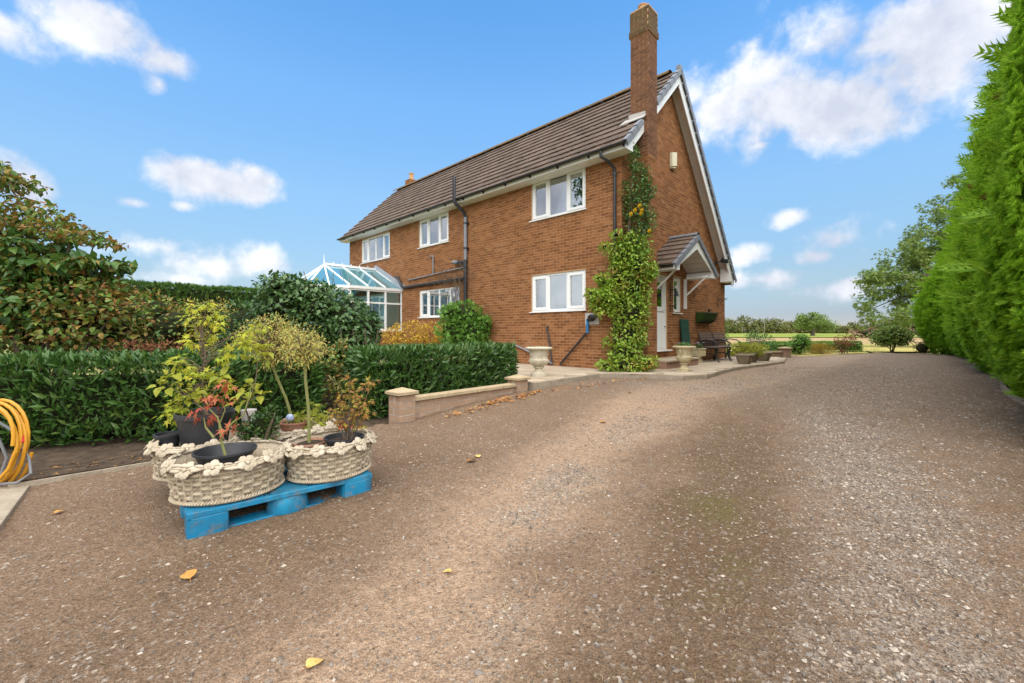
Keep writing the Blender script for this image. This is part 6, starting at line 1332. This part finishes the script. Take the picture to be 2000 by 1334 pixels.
o = empty('red_tray', (-1.72, 4.12, PT + .18), PAN, 'shallow red plastic tray under the lime leaved plant', 'tray'); b = MB(); b.lohi((-.16, -.1, 0), (.16, .1, .012)); b.lohi((-.16, -.1, .0125), (-.15, .1, .05)); b.lohi((.15, -.1, .0125), (.16, .1, .05)); b.lohi((-.15, -.1, .0125), (.15, -.09, .05)); b.lohi((-.15, .09, .0125), (.15, .1, .05)); b.build('tray', m_redpl, o)
o = empty('pebble_ball', (-2.06, 4.0, PT + .31), 0, 'small blue and white glazed ball by the terracotta pot', 'ornament'); b = MB(); b.lathe([(.035 * math.sin(math.pi * i / 8), .035 - .035 * math.cos(math.pi * i / 8)) for i in range(9)], 14); b.build('ball', mk('glazed', [(.03, .1, .4), (.7, .75, .8)], .2, .5, rand=False, nscale=30), o, True)

# ------------------------------------------------------------------ potted plants
def wand(b, pts, r): b.tube(pts, [r * (1 - .75 * i / (len(pts) - 1)) for i in range(len(pts))], 6)
def leafed(o, name, centres, per, spread, size, tpl, mat, droop=.3, singles=0, flat=.6):
    ce = np.array(centres); n_ = len(ce) * per; c = np.repeat(ce, per, 0); d = rdir(n_); p = c + d * spread * np.array((1, 1, flat)) * rng.uniform(.2, 1, (n_, 1))
    leaves(name, p, d * .8 + rdir(n_) * .4 + np.array((0, 0, -droop)), rdir(n_) * .35 + np.array((0, -.25, 1.)), rng.uniform(size[0], size[1], n_), tpl, mat, o, singles)
# yellow acer in the big black pot
o = empty('acer_sapling', (-2.49, 3.50, bz + .31), 0, 'tall yellow green acer sapling in the large black pot', 'tree'); b = MB(); o0 = Vector((-2.49, 3.50, bz + .31)); ce = []
T = [P(393, 590, 3.5), P(385, 605, 3.5), P(420, 615, 3.5), P(365, 640, 3.5), P(415, 640, 3.5), P(395, 660, 3.5), P(400, 615, 3.55), P(435, 600, 3.5)]
lead = [Vector((0, 0, 0)), Vector((-.02, 0, .25)), Vector((.0, 0, .5)), P(393, 650, 3.5) - o0, P(393, 600, 3.5) - o0]; wand(b, lead, .011)
for q in [(380, 600), (405, 595), (420, 612), (370, 622), (400, 625), (425, 632), (380, 645), (410, 655), (370, 668), (400, 675), (352, 702), (340, 712), (365, 715), (372, 728), (395, 735), (415, 730), (360, 745), (430, 700), (440, 690), (460, 668), (475, 655), (490, 650), (505, 640), (480, 672), (455, 690), (385, 760), (410, 765), (350, 770), (340, 795), (330, 812), (355, 800), (345, 785), (440, 745), (450, 755)]:
    c = P(q[0], q[1], 3.5 + random.uniform(-.12, .12)) - o0; ce.append(c); base_ = lead[1].lerp(lead[3], max(0.05, min(.95, (c.z - .1) / .8 - .12))); b.tube([base_, base_.lerp(c, .6) + Vector((0, 0, .03)), c], [.005, .0035, .002], 5)
b.build('stems', m_twig, o); leafed(o, 'foliage', ce, 20, .085, (.035, .062), MAPLE, m_acer, .45, 180)
# red acer and its pale stems in the front pot
o0 = Vector((-2.04, 3.10, PT + .2)); o = empty('red_acer', o0, 0, 'small red leaved acer with forked yellow stems in the shallow black pot', 'tree'); b = MB(); Yf = 3.1; rel = lambda x, y, d=0: P(x, y, Yf + d) - o0
wand(b, [Vector((0, 0, -.02)), rel(432, 860), rel(434, 845), rel(425, 815), rel(410, 800, .05), rel(398, 772, .08)], .011); wand(b, [rel(433, 850), rel(455, 825), rel(475, 812), rel(487, 775), rel(492, 745)], .008); wand(b, [rel(432, 858), rel(428, 830), rel(440, 800), rel(430, 780)], .007); wand(b, [rel(418, 855), rel(402, 835), rel(398, 815)], .01)
b.build('stems', m_greenstem, o)
leafed(o, 'foliage', [rel(*q) for q in [(398, 810), (385, 800), (412, 812), (400, 795), (420, 790), (440, 780), (450, 785), (430, 770), (415, 780), (440, 755), (448, 748), (446, 838), (435, 842), (460, 834), (455, 828), (400, 778), (412, 770)]], 3, .055, (.05, .085), MAPLE, m_red, .5, 40)
# thin magnolia like shrub with round yellow leaves
o0 = Vector((-2.3, 3.45, PT + .2)); o = empty('yellow_shrublet', o0, 0, 'wiry young shrub with sparse round yellow leaves among the pots', 'shrub'); b = MB(); Yf = 3.4
wand(b, [Vector((.05, 0, 0)), rel(400, 800), rel(370, 780), rel(340, 760), rel(320, 745)], .007); wand(b, [rel(395, 798), rel(360, 768), rel(335, 740), rel(322, 728)], .005); wand(b, [rel(405, 800), rel(420, 760), rel(425, 735)], .005)
wand(b, [Vector((.08, .3, 0)), rel(480, 800), rel(492, 770), rel(500, 740), rel(503, 712), rel(498, 690), rel(490, 675)], .007); wand(b, [rel(502, 712), rel(512, 695), rel(516, 680)], .004); wand(b, [rel(485, 790), rel(470, 770), rel(462, 765)], .004); wand(b, [rel(488, 780), rel(510, 770), rel(518, 772)], .004)
b.build('stems', m_twig, o)
leafed(o, 'foliage', [rel(*q) for q in [(322, 740), (330, 735), (315, 752), (326, 756), (340, 730), (372, 770), (382, 778), (360, 782), (420, 740), (428, 735), (412, 745), (385, 765), (490, 675), (484, 668), (512, 680), (518, 688), (478, 705), (520, 700), (480, 765), (492, 752), (470, 775), (484, 780), (500, 765), (508, 770), (465, 790)]], 4, .035, (.055, .09), HEART, m_lime, .1, 60)
# small dark glossy bush
shrub('box_bush', (-2.08, 3.60, PT + .22), [((0, 0, .12), (.13, .12, .15)), ((-.10, -.02, .08), (.08, .08, .09)), ((.06, 0, .2), (.07, .07, .09)), ((-.17, -.02, .12), (.06, .05, .05))], 700, (.028, .045), LEAF, m_laurel, 'small dense dark green glossy bush among the planters', 'shrub', stems=4, shell=.5, up=.5)
# two standard trees
def standard(base, topx, topy, Y, bl, n_, label, lean=0):
    o = empty('standard_willow', base, 0, label, 'tree', 'slim standard trees on the pallet'); t = P(topx, topy, Y) - base; b = MB(); b.tube([Vector((0, 0, -.03)), t * .4 + Vector((.008, 0, 0)), t * .75 + Vector((-.006, 0, 0)), t], [.014, .0125, .012, .014], 8); b.build('stem', m_greenstem, o, True)
    ce = []; b = MB()
    for x, y, rx, rz, k in bl:
        for i in range(k): c = P(x + random.uniform(-1, 1) * rx, y + random.uniform(-1, 1) * rz, Y + random.uniform(-.22, .22)) - base; ce.append(c); m_ = t.lerp(c, .6) + Vector((0, 0, .05)); b.tube([t, m_, c, c + (c - m_) * .4], [.006, .004, .0025, .0012], 4)
    b.build('branches', m_twig, o); leafed(o, 'foliage', ce, n_ * 2, .085, (.022, .042), LONG, m_willow, .1, 0, .9)
standard(Vector((-1.66, 3.53, PT + .23)), 596, 700, 3.53, [(595, 668, 32, 22, 26), (612, 692, 26, 12, 10), (578, 695, 20, 14, 8)], 16, 'slimmer standard tree with yellow green willow leaves at right of the pallet')
standard(Vector((-2.07, 4.10, PT + .27)), 530, 705, 4.05, [(530, 650, 45, 26, 34), (560, 665, 35, 22, 20), (500, 670, 35, 20, 16), (545, 700, 30, 16, 10)], 18, 'larger standard tree with pale yellow willow leaves at the back of the pallet')
# yellowing currant like shrub in the right black pot
o0 = Vector((-1.34, 3.52, PT + .23)); o = empty('yellowing_shrub', o0, 0, 'small shrub with yellow and orange leaves in the round black pot', 'shrub'); b = MB(); Yf = 3.52; ce = []
for q in [(690, 740), (682, 752), (675, 770), (662, 785), (700, 765), (712, 755), (720, 748), (688, 790), (705, 790), (718, 780), (672, 805), (655, 800), (695, 810), (710, 805), (680, 825), (700, 830), (660, 820), (690, 775), (668, 835), (715, 812)]:
    c = rel(*q) + Vector((0, random.uniform(-.08, .08), 0)); ce.append(c); b.tube([Vector((random.uniform(-.03, .03), random.uniform(-.03, .03), -.02)), c * .5 + Vector((random.uniform(-.02, .02), 0, .02)), c, c * 1.06], [.005, .004, .0025, .001], 5)
b.build('stems', m_twig, o); leafed(o, 'foliage', ce, 15, .055, (.03, .055), MAPLE, leafmat('currant_leaf', [(.22, .24, .03), (.36, .32, .04), (.42, .24, .05), (.30, .13, .04), (.17, .22, .03)], .5, .3, .35), .2, 0)
# lime plant in the red tray
o0 = Vector((-1.72, 4.12, PT + .2)); o = empty('lime_maple', o0, 0, 'low lime green maple leaved plant behind the right planter', 'plant'); Yf = 4.1; b = MB(); ce = [rel(*q) for q in [(590, 810), (575, 815), (605, 800), (615, 815), (630, 822), (600, 825), (585, 830), (640, 830), (620, 835), (610, 790), (628, 808)]]
for c in ce: b.tube([Vector((0, 0, 0)), c * .6 + Vector((0, 0, .05)), c], [.004, .003, .002], 4)
b.build('stems', m_greenstem, o); leafed(o, 'foliage', ce, 8, .06, (.06, .10), MAPLE, m_lime, .4, 0)
# ------------------------------------------------------------------ hose reel at the left edge
m_hose = mk('yellow_hose', [(.50, .22, .012), (.60, .29, .02)], .4, .45, rand=False, nscale=6, dirt=[((.25, .12, .03), 8, .55, .8, .5)])
ho = empty('hose_coil', (-4.3, 3.62, -.37), 0, 'coiled yellow orange garden hose standing at the left edge', 'hose')
b = MB(); pts = []
for t in range(0, 5 * 26): a = t * 2 * math.pi / 26; r0 = .30 + .02 * math.sin(t * .37) + .012 * (t // 26); pts.append((-.05 + r0 * .72 * math.cos(a) + .02 * math.sin(t * .11), -.05 + .022 * (t / 26) + .01 * math.sin(a * 2), .325 + r0 * math.sin(a) * 1.05))
b.tube(pts, .0135, 8); b.build('coil', m_hose, ho, True)
b = MB(); b.tube([(.2, -.06, .28), (.17, -.08, .15), (.1, -.09, .06), (-.1, -.1, .02), (-.3, -.12, .02)], .0135, 8); b.build('tail', m_hose, ho, True)
b = MB(); b.tube([(.165, .02, .40), (.172, .01, .34)], .03, 10); b.build('tie', m_redpl, ho, True)
b = MB(); b.tube([(-.2, .08, .55), (.05, .06, .42), (.2, .04, .2), (.26, .0, .08), (.2, -.05, .02), (-.05, -.1, .012)], .011, 8); b.tube([(-.1, .06, .4), (0, .05, .2), (-.02, .02, .05)], .011, 8); b.build('grey_lead', m_greypot, ho, True)
# ------------------------------------------------------------------ fallen leaves, sticks, tufts
m_fall = mk('fallen_leaf', [(.52, .34, .09), (.46, .24, .06), (.40, .16, .045), (.30, .12, .04), (.56, .42, .16)], .7, .2, transl=.1)
m_yleaf = mk('big_yellow_leaf', [(.60, .38, .10), (.66, .46, .16)], .6, .25, rand=False, nscale=25, transl=.1)
def gz(x, y): return float(zdrive(np.array([x]), np.array([y]))[0])
bl_ = MB(); n_ = 12; ctr = [(i / n_, .012 * math.sin(i * .8)) for i in range(n_ + 1)]
for i in range(n_ + 1):
    t = i / n_; w0 = .46 * math.sin(math.pi * min(1, t * 1.02) ** .75) * (1 - .25 * t); bl_.v += [(t, w0, .10 * w0 + .05 * math.sin(t * 5)), (t, 0, .04 * math.sin(t * 5)), (t, -w0, .14 * w0 + .04 * math.sin(t * 4))]
for i in range(n_): a = 3 * i; bl_.f += [(a, a + 3, a + 4, a + 1), (a + 1, a + 4, a + 5, a + 2)]
for (x, y, s, rz, lab, mt) in [(-.81, 1.70, .085, 1.0, 'large curled yellow leaf lying on the gravel at the bottom edge', m_yleaf), (-1.71, 2.29, .09, 2.4, 'narrow folded orange leaf on the bare dirt at lower left', m_fall), (-.43, 4.14, .10, .5, 'curled tan leaf on the drive in front of the low wall', m_fall), (-.33, 4.27, .07, 2, 'small pale leaf on the drive beside the tan one', m_yleaf), (2.0, 7.3, .09, 1.4, 'small rust red leaf out on the pale drive', m_fall), (1.15, 5.6, .08, .3, 'dry brown leaf on the drive below the patio', m_fall), (-.33, 2.36, .05, 3, 'small yellow leaf fragment among the centre gravel', m_yleaf), (-3.3, 3.1, .07, 1, 'tan leaf on the dirt left of the pallet', m_fall)]:
    o = empty('fallen_leaf', (x, y, gz(x, y) + .012), rz, lab, 'leaf', 'single fallen leaves on the drive'); o.rotation_euler = (random.uniform(-.2, .2), random.uniform(-.15, .15), rz)
    me = bl_.mesh('blade', True); q = link('blade', me, mt, o); q.scale = (s, s, s * 1.5); b = MB(); b.tube([(s * .5, 0, .004), (0, 0, .002), (-.35 * s, .05 * s, .0)], [.0012, .0015, .001], 5); b.build('stalk', m_fall, o)
n = 110; s = rng.uniform(0, 1, n); X = -4.1 + 1.2 * s + rng.uniform(-.5, .05, n); Y = 3.6 + 1.15 * s + rng.uniform(.05, .45, n)
tag(leaves('bed_litter', np.stack([X, Y, np.full(n, -.365)], -1), rdir(n) * np.array((1, 1, .2)), rdir(n) * .4 + np.array((0, 0, 1.)), rng.uniform(.025, .06, n), LEAF, mk('brown_leaf', [(.10, .06, .03), (.22, .12, .05), (.36, .20, .07)], .8, .1), None), 'dry leaves lying on the dark soil under the laurel hedge', 'leaves', kind='stuff')
# leaf drift along the low wall and the patio kerb
n = 420; s = rng.uniform(0, 1, n); seg = rng.uniform(0, 1, n) < .65
X = np.where(seg, -1.1 + 1.5 * s ** .8, .4 + 2.4 * s); Y = np.where(seg, 5.95 + 1.75 * s ** .8, 7.6 + 1.65 * s); off = np.abs(rng.normal(0, .10, n)) + .10; X = X + off * .75; Y = Y - off * .6
Pt = np.stack([X, Y, zdrive(X, Y) + .012 + rng.uniform(0, .03, n)], -1); D = rdir(n) * np.array((1, 1, .3)); k_ = rng.uniform(0, 1, n) < np.where(seg, .35 + .65 * np.exp(-((s - .55) / .25) ** 2), .35)
tag(leaves('leaf_litter', Pt[k_], D[k_], rdir(k_.sum()) * .5 + np.array((0, 0, 1.)), rng.uniform(.035, .085, k_.sum()), MAPLE, m_fall, None), 'drift of brown and orange fallen leaves along the wall foot and kerb', 'leaves', kind='stuff')
n = 26000; Y = 1.1 + 7.5 * rng.uniform(0, 1, n) ** 1.4; X = rng.uniform(-3.4, 7, n); t1, t2, u, w = track_d(X, Y); tr, gv, ms, dk = covers(X, Y, t1, t2, u, w)
k_ = (rng.uniform(0, 1, n) < .05 + .5 * dk) & (u > -6) & (np.abs(X) < 1.25 * Y + .2) & (X > np.interp(Y, [0, 2.7, 3.6, 4.3, 4.8, 5.85, 7.7, 9.5], [-3.0, -3.1, -3.4, -3.2, -2.7, -1.3, .4, 2.1])) & ~((u > -.2) & (w > -4)) & ~((u > -1.95) & (w > -.7)); X, Y = X[k_], Y[k_]; n = len(X)
Pt = np.stack([X, Y, zdrive(X, Y) + .004], -1); tag(leaves('twig_litter', Pt, rdir(n) * np.array((1, 1, .12)), np.repeat([[0, 0, 1.]], n, 0) + rdir(n) * .35, .012 + .05 * rng.uniform(0, 1, n) ** 2.2, BLADE, mk('litter', [(.05, .03, .018), (.14, .085, .045), (.26, .18, .09), (.36, .27, .15), (.09, .05, .03), (.20, .17, .06)], .9, .1), None), 'scraps of twig, straw and dry leaf scattered over the dark parts of the drive', 'litter', kind='stuff')
def tufts(name, n, cx_, cy_, rx, ry, size, mat, label, kz=.0):
    a = rng.uniform(0, 6.28, n); r = np.sqrt(rng.uniform(0, 1, n)); X = cx_ + rx * r * np.cos(a); Y = cy_ + ry * r * np.sin(a)
    Pt = np.stack([X, Y, zdrive(X, Y) + kz], -1); D = rdir(n) * .5 + np.array((0, 0, .7)); tag(leaves(name, Pt, D, rdir(n), rng.uniform(size[0], size[1], n), BLADE, mat, None), label, 'grass', kind='stuff')
for i, (u_, w_, r_a, r_b, n_) in enumerate([(-3.55, -1.9, .16, .35, 240), (-3.1, -2.4, .12, .2, 120), (-3.3, -3.6, .2, .2, 160), (-3.6, -4.9, .25, .3, 160), (-4.0, -1.2, .1, .2, 80), (-3.7, -5.9, .5, .4, 240)]):
    q = H(u_, w_, 0); tufts('moss_patch', n_, q.x, q.y, r_a * 1.6, r_b, (.012, .03), m_grass, ['largest', 'second', 'third', 'fourth', 'fifth', 'nearest'][i] + ' thin mossy grass patch along the middle of the drive')
kq = [H(-.02, -1.2, 0), H(-.9, -.42, 0), H(-1.75, -.1, 0), H(-1.78, 2.2, 0)]
n = 500; t = rng.uniform(0, 3, n); i0 = t.astype(int); f_ = t - i0; A = np.array([np.array(q) for q in kq]); X = A[i0, 0] * (1 - f_) + A[i0 + 1, 0] * f_ + rng.uniform(.05, .35, n); Y = A[i0, 1] * (1 - f_) + A[i0 + 1, 1] * f_ - rng.uniform(.08, .35, n)
tag(leaves('kerb_weeds', np.stack([X, Y, zdrive(X, Y)], -1), rdir(n) * .7 + np.array((0, 0, .6)), rdir(n), rng.uniform(.02, .06, n), BLADE, m_grass, None), 'thin weeds and moss along the foot of the patio kerb', 'weeds', kind='stuff')
